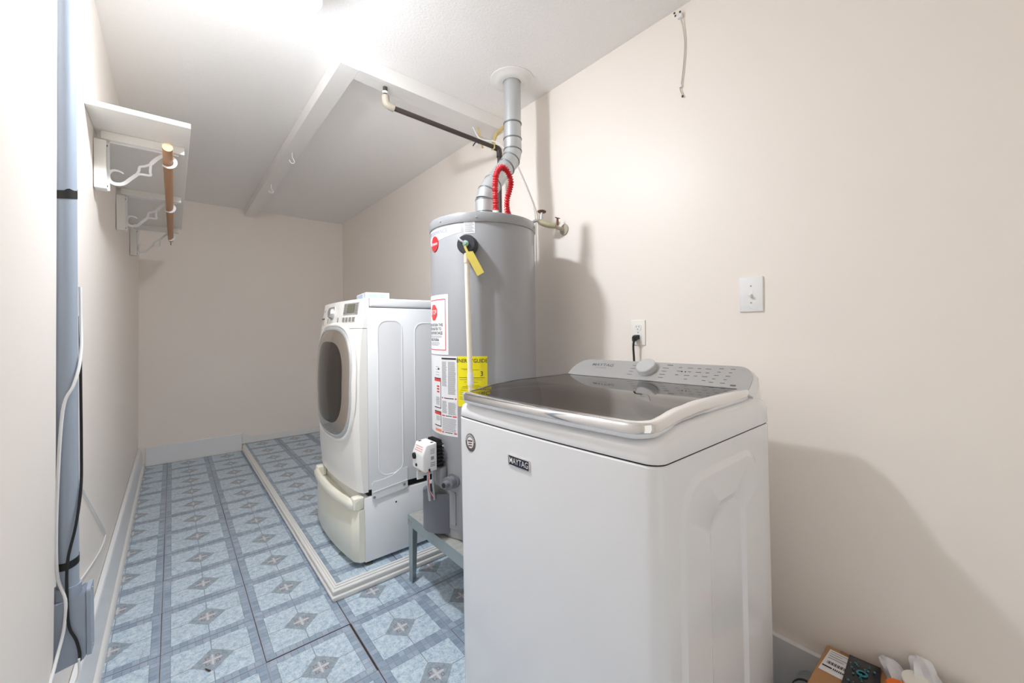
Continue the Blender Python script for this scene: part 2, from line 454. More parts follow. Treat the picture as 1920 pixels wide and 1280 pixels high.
def build_room():
    bm = NBM(); bx(bm, -0.40, XR + 0.12, YN, YB + 0.12, -0.06, -0.004)
    floor = tag(mk('floor', bm, M_SUB), kind='structure')
    bm = NBM(); bx(bm, -0.40, XR + 0.12, YN, YB + 0.12, ZC, ZC + 0.08)
    tag(mk('ceiling', bm, M_CEIL), kind='structure')
    bm = NBM(); bx(bm, XR, XR + 0.1, YN, YB + 0.1, -0.01, ZC)
    tag(mk('wall_right', bm, M_WALL), kind='structure')
    bm = NBM(); bx(bm, -0.36, XR, YB, YB + 0.1, -0.01, ZC)
    tag(mk('wall_back', bm, M_WALLB), kind='structure')
    bm = NBM()
    loft(bm, [[Vector((xleft(z), y, z)) for z in (-0.01, ZC)] + [Vector((-0.40, y, z)) for z in (ZC, -0.01)] for y in (YN, YB)])
    wl = tag(mk('wall_left', bm, M_WALL), kind='structure')
    # proud board of the left wall next to the conduit
    bm = NBM()
    loft(bm, [[Vector((xleft(z) + d, y, z)) for z, d in ((0.36, 0.010), (0.9, 0.012), (ZC - 0.001, 0.008))] +
              [Vector((xleft(z) + 0.0005, y, z)) for z in (ZC - 0.001, 0.9, 0.36)] for y in (YN, 1.535)])
    mk('wall_panel', bm, M_WALL, wl)

    # added near wall behind the viewpoint, keeps bounced light in; doorway added for daylight
    bm = NBM()
    bx(bm, 1.02, XR + 0.1, YN - 0.1, YN, -0.01, ZC); bx(bm, -0.40, 0.10, YN - 0.1, YN, -0.01, ZC); bx(bm, 0.10, 1.02, YN - 0.1, YN, 2.06, ZC)
    tag(mk('wall_front', bm, M_WALL), kind='structure')

    # baseboards
    bm = NBM()
    prof = [(-0.2475, 0.0), (-0.2475, 0.178), (-0.232, 0.178), (-0.229, 0.172), (-0.219, 0.035), (-0.219, 0.0)]
    loft(bm, [[Vector((x, y, z)) for x, z in prof] for y in (YN, YB - 0.001)])
    tag(mk('baseboard_left', bm, M_BASE), kind='structure')
    bm = NBM()
    prof = [(-0.2188, 0.0), (-0.2188, 0.034), (-0.212, 0.030), (-0.2055, 0.018), (-0.204, 0.0)]
    loft(bm, [[Vector((x, y, z)) for x, z in prof] for y in (YN, YB - 0.001)])
    tag(mk('trim_1', bm, M_TRIM, smooth=40), kind='structure')
    bm = NBM(); bx(bm, XR - 0.02, XR - 0.0005, YN, YP - 0.002, 0, 0.175, 0.002)
    tag(mk('baseboard_right', bm, M_BASE), kind='structure')
    bm = NBM(); bx(bm, -0.20, XP - 0.003, YB - 0.018, YB - 0.0005, 0.004, 0.178, 0.003)
    bb = tag(mk('baseboard_back', bm, M_BASE), kind='structure')
    bm = NBM(); bx(bm, -0.20, XP - 0.003, YB - 0.024, YB - 0.0185, 0.001, 0.02, 0.002)
    mk('shoe_molding', bm, M_TRIM, bb)
    bm = NBM(); bx(bm, XP - 0.002, XR - 0.002, YB - 0.016, YB - 0.0005, ZP + 0.001, 0.135, 0.003)
    mk('upper_board', bm, M_TRIM, bb)
    bm = NBM()
    prism(bm, [(XP - 0.002, 0.136), (XP - 0.002, 0.176), (0.57, 0.176), (0.64, 0.136)], lambda u, v, d: (u, d, v), YB - 0.012, YB - 0.0005)
    mk('corner_wedge', bm, M_TRIM, bb)

    # ceiling beams boxed in painted boards
    bm = NBM()
    poly = [(0.600, 1.915), (0.686, 1.921), (0.686, YB - 0.001), (0.592, YB - 0.001)]
    prism(bm, poly, lambda u, v, d: (u, v, d), 2.458, ZC - 0.0005)
    tag(mk('trim_2', bm, M_TRIM), kind='structure')
    bm = NBM()
    poly = [(0.687, 1.918), (XR - 0.001, 1.952), (XR - 0.001, 2.10), (0.687, 2.002)]
    prism(bm, poly, lambda u, v, d: (u, v, d), 2.458, ZC - 0.0005)
    tag(mk('trim_3', bm, M_TRIM), kind='structure')

    # tiles, each one an object of its own
    TX, TY = 0.565, 1.758
    full = None
    cnt = 0
    def tile(parent, ix, iy, zc, lim):
        nonlocal full
        cx, cy = TX + (ix + 0.5) * T, TY + (iy + 0.5) * T
        g = 0.00045
        x0, x1 = max(cx - T / 2 + g, lim[0]), min(cx + T / 2 - g, lim[1])
        y0, y1 = max(cy - T / 2 + g, lim[2]), min(cy + T / 2 - g, lim[3])
        if x1 - x0 < 0.004 or y1 - y0 < 0.004: return
        isfull = (x1 - x0 > T - 0.003 and y1 - y0 > T - 0.003)
        if isfull and full is not None: me = full
        else:
            b2 = bmesh.new(); bx(b2, x0 - cx, x1 - cx, y0 - cy, y1 - cy, -0.0035, 0)
            me = bpy.data.meshes.new('tile'); b2.to_mesh(me); b2.free(); me.materials.append(M_TILE)
            if isfull: full = me
        o = bpy.data.objects.new('tile', me); COL.objects.link(o)
        o.parent = parent
        base = ORG[parent]
        o.location = Vector((cx + random.uniform(-0.0006, 0.0006), cy + random.uniform(-0.0006, 0.0006), zc + random.uniform(-0.0004, 0.0004))) - base
        o.rotation_euler.z = random.uniform(-0.0018, 0.0018)
        return o
    holes = {}
    for ix in range(-3, 4):
        for iy in range(-11, 11):
            cx, cy = TX + (ix + 0.5) * T, TY + (iy + 0.5) * T
            if cx > XP and cy - T / 2 > YP: continue
            if ix >= 0 and iy == 0: lim = (-0.204, XR - 0.02, -9, YP)
            else: lim = (-0.204, XR - 0.02, YN, YB - 0.024)
            o = tile(floor, ix, iy, 0.0, lim)
            if o: holes[(ix, iy)] = o
    # a few lifted / shifted tiles that leave open joints
    for k, (dx, dy, tilt) in {(-1, 0): (0.0, 0.0035, 0.006), (-1, -1): (-0.004, 0.0, 0.0), (0, -1): (0.002, -0.002, 0.004), (1, 0): (0.0, 0.002, 0.005), (0, 0): (0.0015, 0.0, 0.0)}.items():
        if k in holes:
            holes[k].location.x += dx; holes[k].location.y += dy; holes[k].rotation_euler.x = tilt
    # raised platform
    pf = thing('raised_platform', 'low raised floor platform with white profiled edging under the dryer', 'platform', (XP, YP, 0))
    bm = NBM(); bx(bm, XP + 0.016, XR - 0.001, YP + 0.016, YB - 0.001, 0.0, ZP - 0.004)
    mk('platform_base', bm, M_SUB, pf)
    # chair-rail style molding on the two open sides
    prof = [(0.0, 0.0), (0.0, 0.009), (-0.007, 0.012), (-0.007, 0.022), (-0.001, 0.026), (0.004, 0.029), (0.004, 0.036), (-0.002, 0.040), (-0.004, 0.048), (-0.001, 0.052), (0.005, 0.054), (0.006, 0.060), (0.012, 0.062), (0.0135, 0.068), (0.0185, 0.0705), (0.0185, 0.0)]
    bm = NBM()
    loft(bm, [[Vector((XP + d, (YP + d if y is None else y), z)) for d, z in prof] for y in (None, YB - 0.026)])
    mk('molding', bm, M_TRIM, pf, smooth=22)
    bm = NBM()
    loft(bm, [[Vector(((XP + d if x is None else x), YP + d, z)) for d, z in prof] for x in (None, XR - 0.002)])
    mk('molding', bm, M_TRIM, pf, smooth=22)
    for ix in range(0, 4):
        for iy in range(0, 11):
            lim = (XP + 0.021, XR - 0.003, YP + 0.021, YB - 0.018)
            tile(pf, ix, iy, ZP, lim)
build_room()

# ------------------------------------------------------------------ washing machine (top loader)
def build_washer():
    xf, xr, yn, yf, zs = 0.754, 1.386, 0.438, 1.198, 0.947
    cx, cy, hx, hy = (xf + xr) / 2, (yn + yf) / 2, (xr - xf) / 2, (yf - yn) / 2
    ws = thing('washing_machine', 'white top-loading washing machine with dark glass lid beside the outlet', 'washing machine', (cx, cy, 0))
    def ring(inset, z, r=0.034, bow=0.010):
        pts = rrect(cx, cy, hx - inset, hy - inset, max(0.006, r - inset * 0.3), 6)
        out = []
        for x, y in pts:
            s = (y - cy) / hy
            front = max(0.0, 1 - (x - xf) / 0.12)
            out.append(Vector((x - bow * front * (1 - s * s), y, z(x) if callable(z) else z)))
        return out
    # subdivide the straight front edge so that the bow shows
    def dens(r):
        out = []
        n = len(r)
        for i in range(n):
            a, b = r[i], r[(i + 1) % n]
            out.append(a)
            L = (b - a).length
            k = int(L / 0.05)
            for j in range(1, k):
                out.append(a.lerp(b, j / k))
        return out
    def dring(inset, z, r=0.034, bow=0.012):
        pts = [Vector((x, y, 0)) for x, y in rrect(cx, cy, hx - inset, hy - inset, max(0.006, r - inset * 0.3), 6)]
        base = [Vector((x, y, 0)) for x, y in rrect(cx, cy, hx, hy, 0.034, 6)]
        out = []
        n = len(pts)
        for i in range(n):
            k = max(1, int((base[(i + 1) % n] - base[i]).length / 0.05))
            for j in range(k):
                out.append(pts[i].lerp(pts[(i + 1) % n], j / k))
        res = []
        for p in out:
            s = (p.y - cy) / hy
            fr = max(0.0, min(1.0, 1 - (p.x - xf) / 0.15))
            res.append(Vector((p.x - bow * fr * (1 - s * s), p.y, z(p.x) if callable(z) else z)))
        return res
    bm = NBM()
    loft(bm, [dring(0.01, 0.022), dring(0.0, 0.03), dring(0.0, zs - 0.004), dring(0.003, zs - 0.0005)])
    mk('cabinet', bm, M_WHITE, ws, smooth=40)
    bm = NBM(); loft(bm, [dring(0.0035, zs - 0.002), dring(0.0035, zs + 0.003)])
    mk('seam', bm, M_DARKGAP, ws)
    # pressed panel on the side
    bm = NBM()
    def sp(pts, d): return [Vector((u, yn - d, v)) for u, v in pts]
    o1 = rrect(1.05, 0.48, 0.225, 0.425, 0.10, 7)
    o2 = rrect(1.05, 0.48, 0.208, 0.408, 0.088, 7)
    i1 = rrect(1.058, 0.44, 0.105, 0.375, 0.065, 7)
    i2 = rrect(1.058, 0.44, 0.088, 0.358, 0.052, 7)
    loft(bm, [sp(o1, -0.001), sp(o2, 0.0075), sp(i1, 0.0075), sp(i2, 0.001)], cap0=False)
    mk('side_panel', bm, M_WHITE, ws, smooth=20)
    # top deck
    def ztop(x):
        pts = [(0.74, 0.985), (0.79, 0.997), (0.84, 1.011), (0.90, 1.018), (1.25, 1.021), (1.30, 1.03), (1.42, 1.012)]
        for (a, za), (b, zb) in zip(pts, pts[1:]):
            if x <= b:
                t = max(0, (x - a) / (b - a)); t = t * t * (3 - 2 * t)
                return za + (zb - za) * t
        return pts[-1][1]
    bm = NBM()
    h = lambda f: (lambda x: zs + 0.004 + (ztop(x) - zs - 0.004) * f)
    loft(bm, [dring(0.001, zs + 0.0035), dring(0.0, zs + 0.006), dring(0.002, h(0.6)), dring(0.006, h(0.82)), dring(0.016, h(0.95)), dring(0.032, h(1.0)), dring(0.10, h(1.0)), dring(0.24, h(1.0))], cap1=True)
    mk('top_deck', bm, M_WHITE, ws, smooth=60)
    # lid : white underside, chrome rim, glass
    lx0, lx1, ly0, ly1 = 0.743, 1.283, yn + 0.022, yf - 0.022
    def lz(x):
        pts = [(0.70, 1.033), (0.80, 1.035), (0.90, 1.048), (1.0, 1.054), (1.5, 1.056)]
        for (a, za), (b, zb) in zip(pts, pts[1:]):
            if x <= b:
                t = max(0, (x - a) / (b - a)); t = t * t * (3 - 2 * t)
                return za + (zb - za) * t
        return 1.056
    lcx, lcy, lhx, lhy = (lx0 + lx1) / 2, (ly0 + ly1) / 2, (lx1 - lx0) / 2, (ly1 - ly0) / 2
    def lring(inset, dz, ins_front=None):
        base = []
        for qx, qy, a0 in ((1, 1, 0), (-1, 1, 90), (-1, -1, 180), (1, -1, 270)):
            r = 0.05 if qx < 0 else 0.008
            r = max(0.004, r - inset * 0.6)
            for k in range(7):
                a = radians(a0 + 90 * k / 6)
                base.append(Vector((lcx + qx * (lhx - inset - r) + r * cos(a), lcy + qy * (lhy - inset - r) + r * sin(a), 0)))
        out = []
        n = len(base)
        cnt = [14 if i % 7 == 6 else 1 for i in range(n)]
        for i in range(n):
            for j in range(cnt[i]):
                out.append(base[i].lerp(base[(i + 1) % n], j / cnt[i]))
        res = []
        for p in out:
            s = (p.y - lcy) / lhy
            fr = max(0.0, min(1.0, 1 - (p.x - lx0) / 0.2))
            x = p.x - 0.012 * fr * (1 - s * s)
            res.append(Vector((x, p.y, lz(x) + dz)))
        return res
    bm = NBM(); loft(bm, [lring(0.022, -0.040), lring(0.004, -0.034), lring(0.001, -0.026), lring(0.001, -0.0235)])
    lid = mk('lid', bm, M_WHITE, ws, smooth=60)
    bm = NBM(); loft(bm, [lring(0.0, -0.0235), lring(-0.001, -0.02), lring(-0.001, -0.005), lring(0.003, -0.001), lring(0.014, 0.001), lring(0.022, -0.0004)], cap1=False)
    mk('chrome_rim', bm, M_CHROME, lid, smooth=60)
    bm = NBM(); loft(bm, [lring(0.0215, -0.006), lring(0.0215, -0.0012), lring(0.06, -0.0008), lring(0.15, -0.0008), lring(0.255, -0.0008)], cap0=False)
    mk('lid_glass', bm, M_GLASS, lid, smooth=60)
    # console wedge
    A = Vector((1.283, 0, 1.044)); B = Vector((1.366, 0, 1.110))
    ux = (B - A); L = ux.length; ux.normalize()
    nz = Vector((-ux.z, 0, ux.x))
    def con(v, w, d):   # v along y, w along slope, d normal
        return A + ux * w + nz * d + Vector((0, v, 0))
    y0, y1 = yn + 0.026, yf - 0.026
    face = []
    face += [(y0, -0.004), (y1, -0.004)]
    def arc(cxx, cyy, rx, ry, a0, a1, n=8):
        return [(cxx + rx * cos(radians(a0 + (a1 - a0) * k / n)), cyy + ry * sin(radians(a0 + (a1 - a0) * k / n))) for k in range(n + 1)]
    face = [(y0, -0.006)] + [(y1, -0.006)] + arc(y1 - 0.07, L - 0.075, 0.07, 0.075, 0, 90) + arc(y0 + 0.055, L - 0.06, 0.055, 0.06, 90, 180)
    bm = NBM()
    rings = [[con(v, w, -0.001) for v, w in face]]
    mid = [(max(y0 - 0.014, min(y1 + 0.014, lcy + (v - lcy) * 1.03)), w) for v, w in face]
    rings.append([con(v, w, -0.012) + Vector((0.006, 0, 0)) for v, w in mid])
    rings.append([Vector((con(v, w, 0).x + 0.016, v, max(1.0, con(v, w, 0).z - 0.022))) for v, w in mid])
    rings.append([Vector((min(1.380, con(v, w, 0).x + 0.03), v, 1.002)) for v, w in mid])
    loft(bm, rings)
    cons = mk('console_housing', bm, M_WHITE, ws, smooth=50)
    bm = NBM()
    prism(bm, face, lambda u, v, d: con(u, v, d), -0.0008, 0.0022)
    pan = mk('control_panel', bm, M_STEELPANEL, ws, smooth=50)
    # knob
    kc = con(0.82, 0.066, 0.0024)
    bm = NBM(); lathe(bm, [(0.036, 0.0), (0.036, 0.004), (0.0355, 0.021), (0.033, 0.0235), (0.0, 0.0235)], kc, nz, 36, cap=False)
    mk('knob', bm, M_SILVER, ws, smooth=40)
    # prints on the panel
    bm = NBM()
    P = lambda yy, ww: (lambda x, y: con(yy - x, ww + y, 0.0029))
    put_text(bm, 'MAYTAG', 0.021, P(1.025, 0.075), 0.006, sx=1.25)
    def dash(yy, ww, half, th=0.0011):
        # a line of print too small to read
        quad(bm, con(yy + half, ww - th, 0.0029), con(yy - half, ww - th, 0.0029), con(yy - half, ww + th, 0.0029), con(yy + half, ww + th, 0.0029))
    dash(1.025, 0.058, 0.026, 0.0007)
    dash(0.742, 0.094, 0.011, 0.0018)
    for k in range(4):
        dash(0.752, 0.078 - 0.016 * k, 0.011 - 0.002 * (k % 2))
        dash(0.880, 0.082 - 0.016 * k, 0.009 + 0.002 * (k % 2))
    for cidx, yy in enumerate((0.70, 0.665, 0.635, 0.605)):
        for k in range(3 + (cidx % 2)):
            dash(yy - 0.003 * (k % 2), 0.085 - 0.018 * k, 0.006 + 0.003 * ((k + cidx) % 2))
    for cidx, yy in enumerate((0.565, 0.53)):
        for k in range(5):
            dash(yy + 0.003 * k, 0.09 - 0.016 * k, 0.007 - 0.002 * (k % 2))
    dash(0.51, 0.02, 0.008, 0.003)
    mk('panel_print', bm, M_GREYINK if False else mat('panel_ink', lin(98, 98, 102), 0.5), pan)
    bm = NBM()
    for yy in (0.688, 0.676):
        lathe(bm, [(0.0022, 0), (0.0022, 0.0008)], con(yy, 0.066, 0.0024), nz, 10)
    mk('indicator_lights', bm, M_INK, pan)
    # front badges
    def fx(y): 
        s = (y - cy) / hy
        return xf - 0.012 * (1 - s * s)
    fb = lambda d: (lambda u, v: (fx(u) - d, u, v))
    bm = NBM()
    loft(bm, [[Vector((fx(y) - d, y, z)) for y, z in rrect(0.860, 0.865, 0.046 - i, 0.0155 - i, 0.002, 2)] for d, i in ((-0.002, 0), (0.003, 0), (0.0035, 0.0022), (0.0022, 0.003))], cap1=False)
    bd = mk('badge', bm, M_CHROME, ws)
    bm = NBM(); prism(bm, rrect(0.860, 0.865, 0.0432, 0.0128, 0.001, 2), lambda u, v, d: (fx(u) - d, u, v), 0.0, 0.0024)
    mk('badge_face', bm, M_NAVY, bd)
    bm = NBM(); put_text(bm, 'MAYTAG', 0.024, lambda x, y: (fx(0.860 - x) - 0.003, 0.860 - x, 0.865 + y), 0.003, sx=0.84)
    mk('badge_lettering', bm, M_PAPER, bd)
    bm = NBM(); lathe(bm, [(0.0295, -0.002), (0.0295, 0.0015), (0.028, 0.0022), (0.018, 0.0022)], (fx(1.110), 1.110, 0.872), (-1, 0, 0), 36, cap=False)
    rb = mk('round_badge', bm, mat('badge_ring_grey', lin(118, 108, 104), 0.4, metal=0.3), ws, smooth=30, label='round sticker with a striped emblem')
    xb = fx(1.110) - 0.0022
    bm = NBM(); lathe(bm, [(0.0182, -0.002), (0.0182, 0.0003), (0.0, 0.0003)], (xb, 1.110, 0.872), (-1, 0, 0), 28, cap=False)
    mk('emblem_disc', bm, M_PAPER, rb)
    bm = NBM()
    for z0, z1, w in ((0.0085, 0.004, 0.013), (0.000, -0.0035, 0.010), (-0.008, -0.0115, 0.011)):
        quad(bm, (xb - 0.0008, 1.110 + w, 0.872 + z0 - 0.002), (xb - 0.0008, 1.110 + w, 0.872 + z1 - 0.002), (xb - 0.0008, 1.110 - w, 0.872 + z1 + 0.001), (xb - 0.0008, 1.110 - w, 0.872 + z0 + 0.001))
    mk('emblem_stripes', bm, mat('dark_red_ink', lin(92, 42, 48), 0.5), rb)
    bm = NBM()
    for k in range(13):
        a = radians(15 + 150 * k / 12)
        c_, s_ = cos(a), sin(a)
        pts_ = [(r_ * c_ - t_ * s_, r_ * s_ + t_ * c_) for r_, t_ in ((0.0208, -0.0013), (0.0208, 0.0013), (0.0262, 0.0013), (0.0262, -0.0013))]
        bm.faces.new([bm.verts.new((xb - 0.0006, 1.110 + yy_, 0.872 + zz_)) for yy_, zz_ in pts_])
    mk('emblem_lettering', bm, M_PAPER, rb)
    # levelling feet
    for yy in (yn + 0.06, yf - 0.06):
        for xx in (xf + 0.06, xr - 0.06):
            bm = NBM(); lathe(bm, [(0.02, -0.003 if yy < cy else 0.0115), (0.022, 0.014), (0.012, 0.016), (0.012, 0.026)], (xx, yy, 0.004), (0, 0, 1), 16)
            mk('foot', bm, M_BLACK, ws, smooth=40)
    # rust streak scratches on the front
    bm = NBM()
    yy = 0.507
    quad(bm, (fx(yy) - 0.0006, yy, 0.265), (fx(yy) - 0.0006, yy - 0.002, 0.265), (fx(yy) - 0.0006, yy - 0.001, 0.235), (fx(yy) - 0.0006, yy + 0.0015, 0.235))
    mk('rust_scratch', bm, mat('rust', lin(150, 106, 78), 0.8), ws)
    ws.rotation_euler.x = radians(-0.6)
    ws.location.z = -0.007
    ws.location.y -= 0.006
    return ws
build_washer()

# ------------------------------------------------------------------ water heater
TCX, TCY, TR = 1.160, 1.600, 0.25
TZ0, TZ1 = 0.330, 1.735
def cyl_pt(phi, z, r): return Vector((TCX + r * cos(radians(phi)), TCY + r * sin(radians(phi)), z))

def cyl_patch(bm, p0, p1, z0, z1, r, n=14, top=None):
    rows = []
    for k in range(n + 1):
        p = p0 + (p1 - p0) * k / n
        zz0 = z0(k / n) if callable(z0) else z0
        zz1 = z1(k / n) if callable(z1) else z1
        rows.append((bm.verts.new(cyl_pt(p, zz0, r)), bm.verts.new(cyl_pt(p, zz1, r))))
    for k in range(n):
        bm.faces.new((rows[k][0], rows[k + 1][0], rows[k + 1][1], rows[k][1]))

def cyl_text(bm, s, size, phi, z, r, offset=0.0, align='CENTER', sx=1.0):
    put_text(bm, s, size, lambda x, y: cyl_pt(phi + math.degrees(x / r), z + y, r), offset, align, sx)

def build_heater():
    wh = thing('water_heater', 'tall grey gas water heater tank covered in labels', 'water heater', (TCX, TCY, TZ0))
    bm = NBM()
    lathe(bm, [(TR - 0.012, TZ0), (TR - 0.003, TZ0 + 0.002), (TR - 0.003, TZ0 + 0.04), (TR, TZ0 + 0.043), (TR, 1.688), (TR - 0.002, 1.692)], (TCX, TCY, 0), seg=72)
    tank = mk('tank', bm, M_TANK, wh, smooth=35)
    bm = NBM()
    lathe(bm, [(TR + 0.0025, 1.690), (TR + 0.004, 1.693), (TR + 0.004, 1.722), (TR + 0.001, 1.731), (TR - 0.01, 1.735)], (TCX, TCY, 0), seg=72)
    cap = mk('top_cap', bm, M_TANK, wh, smooth=35)
    for phi in (187, 228, 268, 303):
        n = Vector((cos(radians(phi)), sin(radians(phi)), 0))
        bm = NBM(); lathe(bm, [(0.0045, -0.001), (0.0045, 0.001), (0.0025, 0.003)], cyl_pt(phi, 1.708, TR + 0.004), n, 10)
        mk('cap_screw', bm, M_SCREW, cap, smooth=40)
    # ---- labels
    R1, R2_, R3 = TR + 0.0007, TR + 0.0012, TR + 0.0018
    bm = NBM(); cyl_patch(bm, 160, 212.5, lambda t: 1.615 + 0.034 * t, lambda t: 1.682, R1)
    l0 = mk('name_strip', bm, M_WPLAST, wh, label='white strip with grey lettering')
    bm = NBM(); cyl_patch(bm, 160, 211.6, lambda t: 1.6175 + 0.034 * t, 1.6795, R2_)
    mk('strip_field', bm, mat('silver_strip', lin(196, 198, 204), 0.35), l0)
    bm = NBM(); cyl_text(bm, 'PERFORMANCE', 0.026, 176, 1.665, R3, 0.0, sx=1.0)
    mk('strip_lettering', bm, M_GREYINK, l0)
    bm = NBM()
    n = Vector((cos(radians(174.5)), sin(radians(174.5)), 0))
    pts = [(0.034 * cos(2 * pi * k / 36), 0.034 * sin(2 * pi * k / 36)) for k in range(36)]
    loft(bm, [[cyl_pt(174.5 + math.degrees(x / TR), 1.619 + y, TR + d) for x, y in pts] for d in (0.0005, 0.003)])
    rl = mk('round_logo', bm, mat('logo_red', lin(190, 48, 52), 0.4), wh, label='round red emblem')
    bm = NBM(); cyl_text(bm, 'Rheem', 0.021, 174.5, 1.619, TR + 0.0036, 0.004)
    mk('logo_lettering', bm, M_WPLAST, rl)
    bm = NBM(); cyl_patch(bm, 215.4, 226.4, 1.641, 1.704, R1)
    l1 = mk('small_label', bm, M_PAPER, wh)
    bm = NBM()
    for k in range(11):
        cyl_patch(bm, 216.3, 225.6 - (k % 3) * 0.9, 1.6465 + k * 0.005, 1.6485 + k * 0.005, R2_, 4)
    mk('label_lines', bm, M_GREYINK, l1)
    # stop label
    bm = NBM(); cyl_patch(bm, 148, 196, 1.124, 1.389, R1)
    ls = mk('return_notice_label', bm, M_PAPER, wh, label='white notice with a red stop sign')
    bm = NBM()
    for a in ((148, 192.6, 1.3655, 1.369), (148, 192.6, 1.143, 1.1465), (191.8, 192.6, 1.143, 1.369)):
        cyl_patch(bm, a[0], a[1], a[2], a[3], R2_, 10)
    mk('notice_border', bm, M_REDINK, ls)
    bm = NBM()
    oc = [(0.038 * cos(radians(22.5 + 45 * k)), 0.038 * sin(radians(22.5 + 45 * k))) for k in range(8)]
    ocd = []
    for k in range(8):
        for j in range(4):
            a_, b_ = oc[k], oc[(k + 1) % 8]
            ocd.append((a_[0] + (b_[0] - a_[0]) * j / 4, a_[1] + (b_[1] - a_[1]) * j / 4))
    loft(bm, [[cyl_pt(170 + math.degrees(x * q / TR), 1.312 + y * q, TR + 0.0017) for x, y in ocd] for q in (1.0, 0.75, 0.5, 0.25, 0.05)], cap0=False)
    so = mk('stop_sign', bm, M_REDINK, ls)
    bm = NBM(); cyl_text(bm, 'STOP', 0.029, 170, 1.312, TR + 0.0024, 0.006, sx=0.9)
    mk('stop_lettering', bm, M_PAPER, so)
    bm = NBM()
    cyl_text(bm, 'DO NOT RETURN THIS', 0.0185, 169, 1.255, R2_, 0.006, sx=0.88)
    cyl_text(bm, 'WATER HEATER TO', 0.0185, 169, 1.237, R2_, 0.006, sx=0.88)
    cyl_text(bm, 'PLACE OF PURCHASE', 0.0185, 169, 1.219, R2_, 0.006, sx=0.92)
    cyl_text(bm, '1-800-374-8066', 0.0185, 169, 1.189, R2_, 0.006, sx=0.9)
    mk('notice_lettering', bm, M_INK, ls)
    bm = NBM()
    for z, e in ((1.205, 187), (1.200, 186), (1.176, 182), (1.170, 183), (1.164, 180)):
        cyl_patch(bm, 152, e, z, z + 0.0018, R2_, 6)
    mk('notice_lines', bm, M_GREYINK, ls)
    # rating / warning label
    bm = NBM(); cyl_patch(bm, 150, 206.4, 0.772, 1.119, R1)
    lr = mk('warning_label', bm, M_PAPER, wh, label='tall white label of warning text')
    bm = NBM()
    random.seed(3)
    def lines(p0, p1, z0, z1, st=0.0042):
        z = z0
        while z > z1:
            cyl_patch(bm, p0, p1 - random.uniform(0, 1.6), z - 0.0018, z, R2_, 3)
            z -= st
    lines(186, 193.4, 1.094, 0.985); lines(195, 205, 1.094, 0.955)
    lines(186, 193.5, 0.922, 0.868); lines(195, 205, 0.918, 0.866)
    lines(186, 205, 0.848, 0.79); lines(174, 182, 1.07, 1.03, 0.012); lines(174, 182, 0.935, 0.9); lines(174, 182, 0.85, 0.83)
    mk('warning_lines', bm, M_GREYINK, lr)
    bm = NBM()
    cyl_patch(bm, 185.6, 205.4, 1.104, 1.111, R2_, 8)
    for z0, z1 in ((0.885, 1.020), (0.805, 0.872)):
        for a in ((170, 184, z0, z0 + 0.004), (170, 184, z1 - 0.004, z1), (183.2, 184, z0, z1)):
            cyl_patch(bm, a[0], a[1], a[2], a[3], R2_, 5)
    cyl_patch(bm, 189, 202, 0.9335, 0.937, R2_, 5); cyl_patch(bm, 178.5, 181.5, 1.056, 1.064, R2_, 2); cyl_patch(bm, 191, 199.5, 0.857, 0.860, R2_, 4); cyl_patch(bm, 190, 200.5, 0.7842, 0.787, R2_, 4)
    mk('warning_frames', bm, M_INK, lr)
    bm = NBM()
    for a in ((185.6, 187.4, 0.9325, 0.938), (203.4, 205.4, 0.9325, 0.938), (185.6, 190, 0.8555, 0.8605), (200.5, 205.4, 0.8555, 0.8605), (185.6, 188.6, 0.783, 0.788), (202, 205.4, 0.783, 0.788)):
        cyl_patch(bm, a[0], a[1], a[2], a[3], R2_, 4)
    for k in range(3): cyl_patch(bm, 176, 181, 0.955 + 0.012 * k, 0.962 + 0.012 * k, R2_, 3)
    cyl_patch(bm, 170, 183, 1.004, 1.016, R2_, 4); cyl_patch(bm, 170, 183, 0.856, 0.868, R2_, 4)
    mk('warning_red_bars', bm, M_REDINK, lr)
    bm = NBM(); cyl_patch(bm, 172, 184.4, 0.782, 0.793, R2_, 5)
    mk('warning_orange_bar', bm, M_ORINK, lr)
    # yellow energy label
    bm = NBM(); cyl_patch(bm, 206.9, 237.0, 0.905, 1.120, R1 + 0.0002)
    le = mk('energy_label', bm, M_YELLOW, wh, label='yellow energy label')
    bm = NBM()
    cyl_text(bm, 'ENERGYGUIDE', 0.0225, 221.6, 1.100, R2_ + 0.0002, 0.008, sx=0.92)
    cyl_patch(bm, 220.2, 221.2, 1.082, 1.108, R2_ + 0.0004, 2)
    bm.faces.new([bm.verts.new(cyl_pt(p, z, R2_ + 0.0004)) for p, z in ((218.6, 1.086), (220.7, 1.077), (222.8, 1.086))])
    cyl_text(bm, '$', 0.028, 221.5, 1.045, R2_ + 0.0002, 0.006); cyl_text(bm, '3', 0.028, 231.5, 1.045, R2_ + 0.0002, 0.006)
    cyl_patch(bm, 208.5, 234.5, 1.028, 1.0298, R2_ + 0.0002, 6)
    for z, a, b in ((1.062, 213, 229), (1.066, 211, 219), (1.020, 209, 232), (1.010, 214, 228), (0.996, 216, 229), (0.990, 212, 231), (0.984, 211, 230), (0.975, 210, 216), (0.966, 209, 233), (0.958, 209, 232), (0.945, 209, 233), (0.937, 209, 230)):
        cyl_patch(bm, a, b, z, z + 0.0012, R2_ + 0.0002, 5)
    mk('energy_lettering', bm, M_INK, le)
    # ---- relief valve with foam, lever, tag and drain tube
    ph = 220.4
    n = Vector((cos(radians(ph)), sin(radians(ph)), 0)); tdir = Vector((-n.y, n.x, 0)); up = Vector((0, 0, 1))
    c0 = cyl_pt(ph, 1.587, TR)
    bm = NBM(); lathe(bm, [(0.038, -0.002), (0.041, 0.004), (0.041, 0.040), (0.036, 0.048), (0.012, 0.049)], c0, n, 32)
